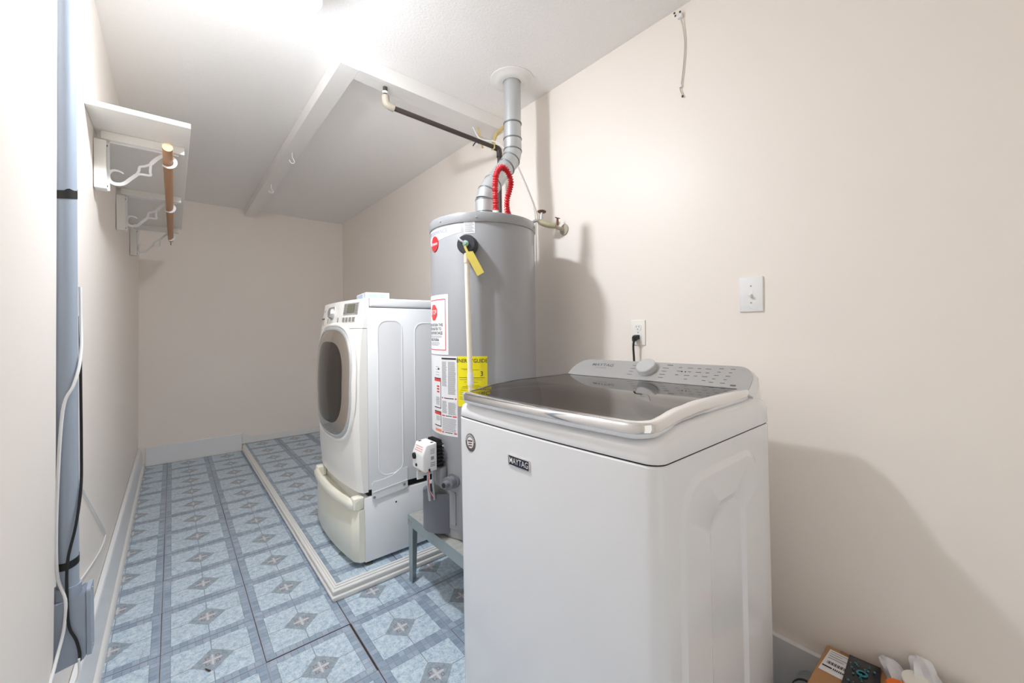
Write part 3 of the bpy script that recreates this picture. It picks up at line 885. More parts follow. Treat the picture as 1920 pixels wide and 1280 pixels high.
    rv = mk('relief_valve', bm, M_FOAM, wh, smooth=50, label='charcoal foam-wrapped relief valve')
    bm = NBM(); lathe(bm, [(0.013, 0.045), (0.013, 0.056), (0.006, 0.058), (0.006, 0.064)], c0, n, 16)
    mk('valve_stem', bm, mat('green_brass', lin(150, 182, 168), 0.5, metal=0.3), rv, smooth=40)
    bm = NBM(); tube(bm, [c0 + n * 0.060, c0 + n * 0.062 - tdir * 0.018 + up * 0.012, c0 + n * 0.056 - tdir * 0.031 + up * 0.024], [0.0035, 0.0045, 0.004], 8)
    mk('lever', bm, M_GALV, rv, smooth=40)
    bm = NBM(); tube(bm, [c0 + n * 0.034 - up * 0.035, c0 + n * 0.036 + tdir * 0.0 - up * 0.085, c0 + n * 0.034 + tdir * 0.010 - up * 0.66], 0.0105, 14)
    dt = mk('drain_tube', bm, M_PVC, wh, smooth=40, label='cream plastic drain tube')
    bm = NBM(); tube(bm, [c0 + n * 0.035 - up * 0.036, c0 + n * 0.036 - up * 0.078], 0.0128, 14)
    mk('tube_adapter', bm, mat('pinkish_pvc', lin(226, 204, 184), 0.4), dt, smooth=40)
    bm = NBM(); tube(bm, [c0 + n * 0.034 + tdir * 0.009 - up * 0.535, c0 + n * 0.034 + tdir * 0.0095 - up * 0.585], 0.0135, 14)
    mk('tube_coupling', bm, M_WPLAST, dt, smooth=40)
    # tag hanging from the stem, swung to the right
    bm = NBM()
    base = c0 + n * 0.064 - up * 0.012
    a = radians(-62)
    ld = tdir * cos(a) + up * sin(a); wdv = tdir * -sin(a) * -1 + up * cos(a)
    wdv = (up * cos(a) - tdir * sin(a))
    def tg(l, w, d): return base + ld * l + wdv * w + n * d
    loft(bm, [[tg(l, w, d) for l, w in ((0.0, -0.006), (0.028, -0.008), (0.034, -0.013), (0.135, -0.013), (0.135, 0.019), (0.036, 0.019), (0.028, 0.002), (0.0, 0.004))] for d in (0, 0.0012)])
    tg_o = mk('tag', bm, M_TAG, rv, label='yellow instruction tag')
    # ---- gas control
    bm = NBM()
    prof = [(0.800, 0.640), (0.800, 0.705), (0.818, 0.748), (0.868, 0.752), (0.868, 0.632), (0.812, 0.632)]
    t = NBM(); loft(t, [[Vector((x, y, z)) for x, z in prof] for y in (1.548, 1.646)])
    bmesh.ops.bevel(t, geom=list(t.edges), offset=0.006, segments=3, profile=0.5, affect='EDGES')
    absorb(bm, t)
    gc = mk('gas_control', bm, M_WPLAST, wh, smooth=40, label='white gas control box')
    bm = NBM()
    bx(bm, 0.868, 0.898, 1.556, 1.640, 0.640, 0.748, 0.003)
    for k in range(7):
        bx(bm, 0.870, 0.899, 1.545, 1.651, 0.644 + k * 0.0155, 0.648 + k * 0.0155)
        bx(bm, 0.872, 0.897, 1.560 + k * 0.012, 1.564 + k * 0.012, 0.745, 0.756)
    mk('heat_sink', bm, M_BLACK, gc)
    bm = NBM(); lathe(bm, [(0.014, -0.001), (0.013, 0.006), (0.0, 0.007)], (0.7995, 1.622, 0.692), (-1, 0, 0), 16, cap=False)
    mk('control_knob', bm, M_BLACK, gc)
    bm = NBM(); lathe(bm, [(0.007, -0.001), (0.006, 0.003), (0.0, 0.003)], (0.7995, 1.606, 0.656), (-1, 0, 0), 12, cap=False)
    mk('igniter_button', bm, M_BLACK, gc)
    bm = NBM(); bx(bm, 0.826, 0.834, 1.5465, 1.5485, 0.634, 0.646)
    mk('wire_port', bm, M_BLACK, gc)
    for b_ in ((0.822, 0.834, 1.624, 1.632, 0.7485, 0.7505), (0.846, 0.858, 1.560, 1.568, 0.750, 0.7525)):
        bm = NBM(); bx(bm, *b_)
        mk('top_slot', bm, M_BLACK, gc)
    bm = NBM()
    for z in (0.708, 0.714, 0.720, 0.726): bx(bm, 0.835, 0.855, 1.5472, 1.5482, z, z + 0.002)
    bx(bm, 0.838, 0.852, 1.5472, 1.5482, 0.682, 0.696)
    for z in (0.654, 0.660, 0.668): bx(bm, 0.836, 0.858, 1.5472, 1.5482, z, z + 0.003)
    mk('control_print', bm, M_GREYINK, gc)
    bm = NBM()
    pl = Vector((0.809, 0, 0.727)); dv = Vector((0.018, 0, 0.043)).normalized()
    nn = Vector((-0.92, 0, 0.385)).normalized()
    for k, (ya, yb) in enumerate(((1.565, 1.63), (1.565, 1.625), (1.57, 1.632))):
        p = pl + nn * 0.0006 + dv * (-0.012 + 0.009 * k)
        q = p + dv * 0.004
        quad(bm, (p.x, ya, p.z), (p.x, yb, p.z), (q.x, yb, q.z), (q.x, ya, q.z))
    mk('control_warning', bm, mat('pale_red_ink', lin(226, 170, 168), 0.5), gc)
    bm = NBM(); lathe(bm, [(0.052, -0.02), (0.05, 0.002), (0.040, 0.012)], (0.912, 1.597, 0.690), (-1, 0, 0), 28)
    mk('mounting_boss', bm, M_TANKLOW, wh, smooth=40)
    bm = NBM(); bx(bm, 0.884, 0.918, 1.545, 1.625, 0.545, 0.64, 0.012, 3)
    mk('insulation_cover', bm, M_TANK, wh, smooth=40)
    # tubes and wires below the control
    for (x, y, r, m_) in ((0.838, 1.573, 0.0065, M_GALV), (0.856, 1.566, 0.0045, M_GALV), (0.848, 1.592, 0.004, M_GALV)):
        bm = NBM(); tube(bm, [(x, y, 0.634), (x, y, 0.57), (x + 0.008, y + 0.002, 0.5)], r, 10)
        mk('gas_tube', bm, m_, wh, smooth=40)
    bm = NBM(); lathe(bm, [(0.011, 0.0), (0.011, 0.012)], (0.838, 1.573, 0.622), (0, 0, 1), 6)
    lathe(bm, [(0.009, 0.0), (0.009, 0.012)], (0.822, 1.612, 0.622), (0, 0, 1), 6)
    mk('tube_nut', bm, mat('brass', lin(196, 160, 112), 0.35, metal=0.7), wh)
    bm = NBM(); bx(bm, 0.806, 0.836, 1.612, 1.618, 0.588, 0.624, 0.001)
    mk('wire_tag', bm, M_WPLAST, wh)
    for k, m_ in ((0, mat('red_wire', lin(196, 60, 60), 0.4)), (1, M_WPLAST)):
        bm = NBM(); tube(bm, smoothpath([(0.826, 1.548, 0.640), (0.822 + 0.004 * k, 1.540, 0.60), (0.826, 1.545, 0.56), (0.842 + 0.004 * k, 1.552, 0.53), (0.856, 1.56, 0.512)], 5), 0.0018, 6)
        mk('ignition_wire', bm, m_, wh, smooth=40)
    # burner cover, access door
    bm = NBM()
    ring = []
    arc = [(0.918, 1.535), (0.888, 1.550), (0.864, 1.575), (0.852, 1.605), (0.850, 1.635), (0.860, 1.665), (0.890, 1.690), (0.94, 1.695)]
    arcs = smoothpath([(x, y, 0) for x, y in arc], 4)
    inner = [Vector((p.x + 0.02, p.y + 0.002, 0)) for p in reversed(arcs)]
    loft(bm, [[Vector((p.x, p.y, z)) for p in arcs + inner] for z in (0.352, 0.356, 0.518, 0.522)])
    mk('burner_cover', bm, mat('dark_grey_cover', lin(112, 114, 122), 0.5), wh, smooth=40)
    bm = NBM()
    loft(bm, [[cyl_pt(p, z, TR + d) for p, z in [(191 + 12.5 * a_, 0.462 + 0.072 * b_) for a_, b_ in rrect(0, 0, 1, 1, 0.12, 3)]] for d in (-0.001, 0.004, 0.005)])
    mk('access_door', bm, M_TANK, wh, smooth=40)
    # drain valve
    ph = 200.5
    n = Vector((cos(radians(ph)), sin(radians(ph)), 0))
    c = cyl_pt(ph, 0.583, TR)
    bm = NBM(); lathe(bm, [(0.034, -0.004), (0.032, 0.006), (0.022, 0.008), (0.022, 0.03), (0.027, 0.031), (0.027, 0.042), (0.015, 0.044), (0.015, 0.066), (0.010, 0.066), (0.009, 0.05)], c, n, 20)
    dv_ = mk('drain_valve', bm, M_TANKLOW, wh, smooth=40)
    bm = NBM(); lathe(bm, [(0.0105, 0.0), (0.0105, 0.001)], c + n * 0.0655, n, 14)
    mk('drain_opening', bm, M_DARKGAP, dv_)
    bm = NBM(); lathe(bm, [(0.004, 0), (0.004, 0.003)], cyl_pt(188, 0.352, TR - 0.003), cyl_pt(188, 0, 1) - Vector((TCX, TCY, 0)), 8)
    mk('base_screw', bm, M_SCREW, wh)
build_heater()

def build_stand():
    x0, x1, y0, y1, zt = 0.884, 1.452, 1.306, 1.876, 0.3285
    st = thing('heater_stand', 'galvanised steel stand with angle legs under the water heater', 'stand', (1.168, 1.59, 0))
    bm = NBM(); bx(bm, x0 + 0.002, x1 - 0.002, y0 + 0.002, y1 - 0.002, zt - 0.004, zt, 0.001)
    mk('top_plate', bm, M_STANDTOP, st)
    for (a, b, c, d) in ((x0, x0 + 0.003, y0, y1), (x1 - 0.003, x1, y0, y1), (x0 + 0.004, x1 - 0.004, y0, y0 + 0.003), (x0 + 0.004, x1 - 0.004, y1 - 0.003, y1)):
        bm = NBM(); bx(bm, a, b, c, d, zt - 0.052, zt + 0.001)
        mk('apron', bm, M_STAND, st)
    for sx, xx in ((1, x0 + 0.0035), (-1, x1 - 0.0035)):
        for sy, yy in ((1, y0 + 0.0035), (-1, y1 - 0.0035)):
            bm = NBM()
            poly = [(0, 0), (0.048, 0), (0.048, 0.003), (0.003, 0.003), (0.003, 0.042), (0, 0.042)]
            poly2 = [(0, 0), (0.036, 0), (0.036, 0.003), (0.003, 0.003), (0.003, 0.034), (0, 0.034)]
            loft(bm, [[Vector((xx + sx * u, yy + sy * v, z)) for u, v in pp] for pp, z in ((poly2, 0.0), (poly, zt - 0.006))])
            leg = mk('leg', bm, M_STAND, st)
    for yy in (y1 - 0.012, y1 - 0.038):
        bm = NBM(); lathe(bm, [(0.007, -0.001), (0.007, 0.003), (0.004, 0.005)], (x0, yy, zt - 0.026), (-1, 0, 0), 6)
        mk('bolt', bm, M_SCREW, st)
build_stand()

# ------------------------------------------------------------------ flue pipe
def build_flue():
    fl = thing('flue_pipe', 'galvanised flue pipe bending from heater top to white ceiling collar', 'flue pipe', (1.175, 1.6, TZ1))
    r = 0.046
    path = [(1.175, 1.60, 1.748), (1.175, 1.60, 1.86), (1.19, 1.60, 1.905), (1.225, 1.601, 1.955), (1.315, 1.606, 2.06), (1.352, 1.611, 2.11), (1.367, 1.614, 2.16), (1.368, 1.615, 2.22), (1.368, 1.615, ZC - 0.004)]
    segs = [([path[0], path[1]], 0.047), (path[1:4], 0.046), (path[3:5], 0.0445), (path[4:8], 0.0455), (path[7:9], 0.044)]
    for pts, rr in segs:
        bm = NBM()
        p = smoothpath(pts, 5) if len(pts) > 2 else [Vector(q) for q in pts]
        tube(bm, p, rr, 28)
        mk('pipe_section', bm, M_GALV, fl, smooth=40)
    joints = [(path[1], (0, 0, 1)), (Vector(path[2]), (0.45, 0, 0.9)), (path[3], (0.65, 0, 0.75)), (path[4], (0.65, 0, 0.75)), (path[5], (0.5, 0, 0.85)), (path[6], (0.1, 0, 1)), (path[7], (0, 0, 1)), ((1.368, 1.615, 2.30), (0, 0, 1)), ((1.175, 1.6, 1.80), (0, 0, 1))]
    for c, ax in joints:
        bm = NBM(); lathe(bm, [(0.0455, -0.004), (0.0485, -0.002), (0.0485, 0.002), (0.0455, 0.004)], c, ax, 28)
        mk('joint_bead', bm, mat('seam_steel', lin(128, 132, 134), 0.4, metal=0.5), fl, smooth=60)
    bm = NBM(); lathe(bm, [(0.050, 0), (0.050, 0.006)], (1.175, 1.6, 1.756), (0, 0, 1), 28)
    mk('gap_ring', bm, M_DARKGAP, fl)
    bm = NBM(); lathe(bm, [(0.058, 0), (0.052, 0.012), (0.05, 0.02)], (1.175, 1.6, TZ1 + 0.0004), (0, 0, 1), 28)
    mk('draft_hood', bm, M_GALV, fl, smooth=40)
    bm = NBM(); lathe(bm, [(0.114, -0.001), (0.114, -0.004), (0.105, -0.008), (0.092, -0.009), (0.086, -0.014), (0.066, -0.016), (0.0465, -0.016), (0.0465, -0.001)], (1.368, 1.615, ZC), (0, 0, 1), 40)
    mk('ceiling_collar', bm, M_TRIM, fl, smooth=40, label='round white ceiling collar')

build_flue()

# ------------------------------------------------------------------ gas pipe, hose, cable, shut-off
def build_pipes():
    g = thing('gas_pipe', 'black iron gas pipe running below the ceiling to the heater', 'pipe', (0.835, 1.972, 2.38))
    bm = NBM(); tube(bm, [(0.833, 1.972, 2.4575), (0.834, 1.972, 2.402)], 0.0115, 14)
    mk('drop_nipple', bm, M_GASPIPE, g, smooth=40)
    bm = NBM(); lathe(bm, [(0.017, 0), (0.014, 0.006), (0.014, 0.012)], (0.833, 1.972, 2.423), (0, 0, 1), 16)
    mk('white_tape_ring', bm, M_WPLAST, g, smooth=40)
    bm = NBM(); tube(bm, smoothpath([(0.834, 1.972, 2.415), (0.835, 1.972, 2.388), (0.848, 1.972, 2.372), (0.878, 1.971, 2.366)], 5), 0.0185, 16)
    mk('elbow', bm, M_FITTING, g, smooth=40)
    bm = NBM(); tube(bm, [(0.872, 1.971, 2.367), (1.50, 1.925, 2.322)], 0.0125, 14)
    mk('long_run', bm, M_GASPIPE, g, smooth=40)
    bm = NBM(); tube(bm, smoothpath([(1.492, 1.925, 2.323), (1.515, 1.923, 2.318), (1.522, 1.922, 2.30), (1.522, 1.922, 2.27)], 4), 0.017, 14)
    mk('elbow', bm, M_GASPIPE, g, smooth=40)
    bm = NBM(); tube(bm, [(1.522, 1.922, 2.30), (1.522, 1.922, 0.70)], 0.0125, 14)
    mk('riser', bm, M_GASPIPE, g, smooth=40)
    bm = NBM(); bx(bm, 1.476, 1.484, 1.911, 1.943, 2.308, 2.342, 0.002)
    mk('yellow_strap', bm, M_FOAMY, g)
    # yellowed foam / torn sealant at the beam end
    bm = NBM(); tube(bm, smoothpath([(1.484, 1.935, 2.345), (1.500, 1.93, 2.395), (1.53, 1.94, 2.43), (1.57, 1.93, 2.475)], 5), [0.006 + 0.006 * abs(sin(k * 1.9)) for k in range(16)], 8)
    tag(mk('sealant_strip', bm, M_FOAMY, smooth=60, loc=(1.5, 1.935, 2.345)), 'crooked strip of yellowed sealant hanging at the beam end', 'sealant')
    bm = NBM(); bx(bm, 1.438, 1.446, 2.000, 2.012, 2.335, 2.455, 0.002, rot=Matrix.Rotation(radians(-18), 3, 'Y'))
    tag(mk('wood_splinter', bm, M_FOAMY, loc=(1.44, 2.0, 2.34)), 'thin wooden strip poking out below the ceiling beam', 'wood strip')
    bm = NBM()
    tube(bm, smoothpath([(1.40, 2.02, 2.452), (1.43, 1.99, 2.38), (1.48, 1.905, 2.345), (1.52, 1.86, 2.29), (1.56, 1.80, 2.16), (1.575, 1.73, 2.02), (1.572, 1.67, 1.88), (1.565, 1.655, 1.70), (1.56, 1.65, 1.55)], 6), 0.0042, 8)
    tag(mk('white_cable', bm, M_WPLAST, smooth=60, loc=(1.40, 2.02, 2.45)), 'thin white cable draped from the beam down behind the flue', 'cable')
    # little wire stub in the ceiling corner
    w = thing('wire_stub', 'frayed white wire stub at the ceiling edge left of the flue', 'wire', (1.585, 2.24, 2.49))
    for k, pts in enumerate(([(1.592, 2.24, 2.50), (1.57, 2.235, 2.49), (1.55, 2.24, 2.46)], [(1.592, 2.24, 2.50), (1.565, 2.22, 2.485), (1.56, 2.20, 2.45)])):
        bm = NBM(); tube(bm, smoothpath(pts, 4), 0.0035, 6)
        mk('strand', bm, (M_GASPIPE, M_WPLAST)[k], w, smooth=60)
    # red hose with corrugations
    hp = smoothpath([(1.104, 1.425, 1.737), (1.103, 1.424, 1.80), (1.102, 1.423, 1.87), (1.108, 1.421, 1.922), (1.128, 1.42, 1.952), (1.152, 1.42, 1.957), (1.177, 1.42, 1.938), (1.190, 1.42, 1.902), (1.184, 1.425, 1.862), (1.179, 1.435, 1.825), (1.195, 1.455, 1.785), (1.228, 1.475, 1.755), (1.25, 1.485, 1.738)], 16)
    fine = []
    rad = []
    acc = 0
    prev = hp[0]
    for p in hp:
        acc += (p - prev).length; prev = p
        fine.append(p); rad.append(0.0115 + 0.0030 * sin(acc * 2 * pi / 0.0105))
    hs = thing('water_hose', 'red corrugated hose looping above the tank top', 'hose', (1.104, 1.425, 1.735))
    bm = NBM(); tube(bm, fine, rad, 14)
    mk('hose', bm, M_RED, hs, smooth=80)
    bm = NBM(); lathe(bm, [(0.016, 0), (0.016, 0.012), (0.0135, 0.014), (0.0135, 0.022)], (1.104, 1.425, 1.7355), (0, 0, 1), 16)
    mk('hose_fitting', bm, M_OFFW, hs, smooth=40)
    # shut-off valve on the wall
    v = thing('shutoff_valve', 'corroded water shut-off valve on the wall beside the tank', 'valve', (XR, 1.50, 1.76))
    bm = NBM(); tube(bm, smoothpath([(1.47, 1.535, 1.80), (1.485, 1.528, 1.79), (1.51, 1.50, 1.775), (1.535, 1.475, 1.765)], 4), [0.011 + 0.006 * sin(k * pi / 12) for k in range(13)], 14)
    mk('valve_body', bm, M_BRASS, v, smooth=50)
    bm = NBM(); tube(bm, smoothpath([(1.535, 1.475, 1.765), (1.56, 1.468, 1.757), (XR, 1.465, 1.755)], 4), 0.010, 12)
    mk('supply_stub', bm, M_FITTING, v, smooth=50)
    bm = NBM(); tube(bm, [(1.485, 1.528, 1.80), (1.487, 1.526, 1.842)], [0.010, 0.007], 12)
    mk('valve_stem', bm, M_GALV, v, smooth=40)
    bm = NBM(); lathe(bm, [(0.004, -0.004), (0.022, -0.002), (0.024, 0.002), (0.02, 0.005), (0.006, 0.004)], (1.487, 1.526, 1.845), (0.1, 0, 1), 10)
    mk('valve_handle', bm, M_BROWNMET, v, smooth=40)
    bm = NBM(); tube(bm, [(1.545, 1.47, 1.772), (1.545, 1.469, 1.81)], 0.006, 10); bx(bm, 1.528, 1.562, 1.466, 1.472, 1.808, 1.812, 0.001)
    mk('bleed_screw', bm, M_BROWNMET, v, smooth=40)
    bm = NBM(); lathe(bm, [(0.03, 0.001), (0.028, 0.006), (0.012, 0.012)], (XR, 1.465, 1.755), (-1, 0, 0), 20)
    mk('wall_flange', bm, M_FITTING, v, smooth=40)
    bm = NBM(); tube(bm, smoothpath([(1.47, 1.535, 1.80), (1.452, 1.56, 1.79), (1.436, 1.60, 1.74), (1.432, 1.61, 1.60)], 4), 0.008, 10)
    mk('supply_line', bm, M_GALV, v, smooth=50)
build_pipes()

# ------------------------------------------------------------------ dryer on pedestal
DY0, DY1 = 2.010, 2.700
DYC, DYH = (DY0 + DY1) / 2, (DY1 - DY0) / 2
def interp(pts, z):
    if z <= pts[0][0]: return pts[0][1]
    for (a, va), (b, vb) in zip(pts, pts[1:]):
        if z <= b: 
            t = (z - a) / (b - a)
            return va + (vb - va) * t
    return pts[-1][1]
def dfx(y, z):
    e = interp([(0.44, 0.706), (0.54, 0.696), (0.78, 0.688), (0.97, 0.690), (1.17, 0.700), (1.30, 0.716), (1.395, 0.732)], z)
    s = abs(y - DYC) / DYH
    return e - 0.026 * (1 - s * s) + 0.012 * max(0, (s - 0.93) / 0.07) ** 2

def build_dryer():
    d = thing('clothes_dryer', 'white front-loading dryer with large tinted oval door', 'dryer', (1.08, DYC, 0.44))
    bm = NBM(); bx(bm, 0.742, 1.44, DY0, DY1, 0.44, 1.350, 0.006, 2)
    mk('cabinet', bm, M_DWHITE, d, smooth=40)
    bm = NBM(); bx(bm, 0.756, 1.45, DY0 - 0.002, DY1 + 0.002, 1.353, 1.397, 0.008, 3)
    mk('top_panel', bm, M_DWHITE, d, smooth=40)
    # pressed outlines on the side
    for (x0, x1, z0, z1, rr) in ((0.792, 0.930, 0.492, 1.288, 0.05), (0.995, 1.21, 0.492, 1.276, 0.05)):
        bm = NBM()
        cxx, czz, hx, hz = (x0 + x1) / 2, (z0 + z1) / 2, (x1 - x0) / 2, (z1 - z0) / 2
        sp = lambda i, dd: [Vector((u, DY0 - dd, v)) for u, v in rrect(cxx, czz, hx - i, hz - i, rr - i * 0.8, 6)]
        loft(bm, [sp(0, -0.001), sp(0.002, 0.0022), sp(0.006, 0.0022), sp(0.008, 0.0008)], cap0=False)
        mk('side_pressing', bm, M_DWHITE, d, smooth=12)
    def shell(name, z0, z1, m_, nz, roll0, roll1):
        bm = NBM()
        rings = []
        zs = [z0] + [z0 + (z1 - z0) * k / nz for k in range(nz + 1)] + [z1]
        for i, z in enumerate(zs):
            ring = []
            pull = 0.02 if (i == 0 and roll0) or (i == len(zs) - 1 and roll1) else 0.0
            ring.append(Vector((0.7415 + (0.012 if z > 1.25 else 0.0), DY0 + 0.001, z)))
            for k in range(25):
                y = DY0 + 0.001 + (DY1 - DY0 - 0.002) * k / 24
                ring.append(Vector((dfx(y, z) + pull, y, z)))
            ring.append(Vector((0.7415 + (0.012 if z > 1.25 else 0.0), DY1 - 0.001, z)))
            rings.append(ring)
        loft(bm, rings)
        return mk(name, bm, m_, d, smooth=45)
    shell('front_panel', 0.432, 1.2445, M_DFRONT, 20, True, False)
    cp = shell('control_fascia', 1.2465, 1.394, M_DFRONT, 6, False, True)
    # door
    door_c, hh, hz = (2.345, 0.962), 0.292, 0.290
    def dr(s, h):
        return [Vector((dfx(y, z) - h, y, z)) for y, z in sellip(door_c[0], door_c[1], hh * s, hz * s, 3.0, 64)]
    bm = NBM(); loft(bm, [dr(1.10, 0.0004), dr(1.075, 0.010), dr(1.045, 0.013), dr(1.02, 0.007)], cap0=False, cap1=False)
    mk('door_bezel', bm, M_DFRONT, d, smooth=60)
    bm = NBM(); loft(bm, [dr(1.022, 0.0005), dr(1.015, 0.012), dr(0.985, 0.016), dr(0.955, 0.013)], cap0=False, cap1=False)
    door = mk('door', bm, M_SILVER, d, smooth=60)
    bm = NBM(); loft(bm, [dr(0.957, 0.012), dr(0.90, 0.0165), dr(0.82, 0.0195), dr(0.74, 0.021)], cap0=False, cap1=False)
    mk('tinted_surround', bm, M_DOORTINT, door, smooth=60)
    bm = NBM(); loft(bm, [dr(0.742, 0.0205), dr(0.725, 0.0215), dr(0.6, 0.0235), dr(0.4, 0.0255), dr(0.2, 0.0265), dr(0.05, 0.0268)], cap0=False)
    mk('door_window', bm, M_DOORGLASS, door, smooth=60)
    # fascia details
    def onf(y, z, h): return Vector((dfx(y, z) - h, y, z))
    nf = (onf(2.35, 1.30, 0) - onf(2.35, 1.36, 0))
    nf = Vector((nf.z, 0, -nf.x)).normalized()
    if nf.x > 0: nf = -nf
    bm = NBM(); lathe(bm, [(0.036, -0.004), (0.038, 0.004), (0.034, 0.008), (0.030, 0.020), (0.027, 0.024), (0.0, 0.025)], onf(2.395, 1.333, 0.0), nf, 32, cap=False)
    mk('knob', bm, M_CHROME, d, smooth=40)
    def plate(name, y0, y1, z0, z1, h0, h1, m_, par, r=0.003):
        bm = NBM()
        loft(bm, [[onf(y, z, h) for y, z in rrect((y0 + y1) / 2, (z0 + z1) / 2, (y1 - y0) / 2, (z1 - z0) / 2, r, 3)] for h in (h0, h1)])
        return mk(name, bm, m_, par)
    dp = plate('display_frame', 2.055, 2.225, 1.318, 1.378, -0.002, 0.003, mat('grey_trim_plastic', lin(168, 165, 160), 0.4), d)
    plate('display', 2.088, 2.180, 1.328, 1.372, 0.002, 0.0042, M_LCD, dp)
    bm = NBM()
    for k in range(6):
        for (ya, yb) in ((2.062, 2.078), (2.190, 2.218)):
            z = 1.324 + k * 0.009
            bm.faces.new([bm.verts.new(onf(y, zz, 0.0036)) for y, zz in ((ya, z), (yb, z), (yb, z + 0.003), (ya, z + 0.003))])
    mk('display_print', bm, mat('dim_ink', lin(96, 94, 90), 0.5), dp)
    for k in range(4):
        y = 2.078 + 0.040 * k
        plate('button', y, y + 0.026, 1.282, 1.304, -0.001, 0.003, mat('button_grey', lin(146, 142, 136), 0.45), d, 0.002)
    for y in (2.288, 2.480):
        plate('button', y, y + 0.012, 1.280, 1.306, -0.001, 0.003, mat('button_grey', lin(146, 142, 136), 0.45), d, 0.002)
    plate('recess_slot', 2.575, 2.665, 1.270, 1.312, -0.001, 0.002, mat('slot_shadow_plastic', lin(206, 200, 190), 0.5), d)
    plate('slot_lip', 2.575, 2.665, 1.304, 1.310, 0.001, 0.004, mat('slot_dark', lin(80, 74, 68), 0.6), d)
    plate('logo', 2.610, 2.625, 1.345, 1.36, -0.001, 0.0012, mat('logo_grey', lin(176, 168, 160), 0.4), d, 0.005)

    # pedestal with drawer
    p = thing('dryer_pedestal', 'pedestal with aged cream drawer below the dryer', 'pedestal', (1.08, DYC, ZP))
    bm = NBM(); bx(bm, 0.722, 1.44, DY0 + 0.002, DY1 - 0.002, 0.087, 0.405, 0.004, 2)
    mk('body', bm, M_DWHITE, p, smooth=40)
    def pfx(y, z, bow=0.026):
        s = abs(y - DYC) / DYH
        return 0.676 - bow * (1 - s * s) + 0.02 * max(0, (s - 0.90) / 0.10) ** 2
    def strip(bm, z0, z1, off, back, nzz=3, ya=DY0 + 0.002, yb=DY1 - 0.002, bow=0.026, rb=0.006):
        zz = [(z0, rb), (z0 + rb, 0.0), (z1 - rb, 0.0), (z1, rb)]
        rings = []
        for z, pull in zz:
            pts = [(ya + (yb - ya) * k / 24) for k in range(25)]
            fr = [Vector((pfx(y, z, bow) - off + pull, y, z)) for y in pts]
            bk = [Vector(((back(y) if callable(back) else back), y, z)) for y in reversed(pts)]
            rings.append(fr + bk)
        loft(bm, rings)
    bm = NBM(); strip(bm, 0.095, 0.352, 0.0, 0.7215, rb=0.008)
    dw = mk('drawer_front', bm, M_CREAM, p, smooth=45)
    bm = NBM(); strip(bm, 0.354, 0.402, 0.016, lambda y: pfx(y, 0, 0.026) + 0.006, bow=0.030, rb=0.010)
    mk('drawer_handle', bm, M_CREAM, dw, smooth=45)
    for ya, yb in ((DY0 + 0.003, DY0 + 0.052), (DY1 - 0.052, DY1 - 0.003)):
        bm = NBM(); bx(bm, 0.668, 0.7215, ya, yb, 0.3535, 0.416, 0.009, 3)
        mk('handle_end', bm, M_CREAM, dw, smooth=45)
    # white plate bolted over the gap between dryer and pedestal
    bm = NBM()
    poly = [(0.757, 0.388), (0.757, 0.468), (0.765, 0.478), (0.82, 0.480), (0.87, 0.492), (0.905, 0.512), (0.948, 0.514), (0.948, 0.408), (0.925, 0.404), (0.80, 0.392), (0.78, 0.386)]
    prism(bm, poly, lambda u, v, dd: (u, DY0 - dd, v), 0.0008, 0.004)
    cpv = tag(mk('connector_plate', bm, mat('plate_white', lin(238, 240, 242), 0.3), None, loc=(0.85, DY0 - 0.003, 0.45)), 'thin white plate bolted across the gap between dryer and pedestal', 'plate')
    bm = NBM()
    prism(bm, [(0.76, 0.424), (0.947, 0.444), (0.947, 0.448), (0.76, 0.428)], lambda u, v, dd: (u, DY0 - dd, v), 0.004, 0.006)
    mk('plate_fold', bm, MATS['plate_white'], cpv)
    for u, v in ((0.768, 0.402), (0.928, 0.428)):
        bm = NBM(); lathe(bm, [(0.007, 0), (0.006, 0.004), (0.0, 0.005)], (u, DY0 - 0.0045, v), (0, -1, 0), 12, cap=False)
        mk('plate_screw', bm, M_SCREW, cpv, smooth=40)
    bm = NBM(); bx(bm, 0.745, 1.42, DY0 + 0.02, DY1 - 0.02, 0.406, 0.439)  # dark block filling the gap, the shade there put in as colour
    mk('gap_shade', bm, M_DARKGAP, p)
    bm = NBM(); lathe(bm, [(0.0045, 0), (0.0045, 0.0012)], (0.885, DY0 + 0.0022, 0.345), (0, -1, 0), 10)
    mk('bolt_hole', bm, M_DARKGAP, p)
    for xx, yy in ((0.75, DY0 + 0.03), (0.75, DY1 - 0.03), (1.41, DY0 + 0.03), (1.41, DY1 - 0.03)):
        bm = NBM(); lathe(bm, [(0.022, 0.0), (0.022, 0.006), (0.010, 0.008), (0.010, 0.02), (0.018, 0.021)], (xx, yy, ZP + 0.0008), (0, 0, 1), 16)
        mk('foot', bm, M_FOOT, p, smooth=40)
    # carton on top
    c = thing('small_carton', 'small white and pale blue carton lying on the dryer top', 'carton', (0.88, 2.25, 1.3975))
    R = Matrix.Rotation(radians(-8), 3, 'Z')
    bm = NBM(); bx(bm, 0.80, 0.925, 2.13, 2.36, 1.3975, 1.4375, 0.002, 2, rot=R)
    cb = mk('carton_body', bm, M_WPLAST, c)
    bm = NBM()
    def cp_(x, y, z): return R @ Vector((x - 0.8625, y - 2.245, 0)) + Vector((0.8625, 2.245, z))
    for (ya, yb, m0, m1) in ((2.20, 2.352, 1.404, 1.432), (2.14, 2.17, 1.404, 1.432)):
        bm.faces.new([bm.verts.new(cp_(0.7994, y, z)) for y, z in ((ya, m0), (yb, m0), (yb, m1), (ya, m1))])
    for (xa, xb) in ((0.81, 0.86),(0.875,0.90)):
        bm.faces.new([bm.verts.new(cp_(x, 2.1294, z)) for x, z in ((xa, 1.406), (xb, 1.406), (xb, 1.430), (xa, 1.430))])
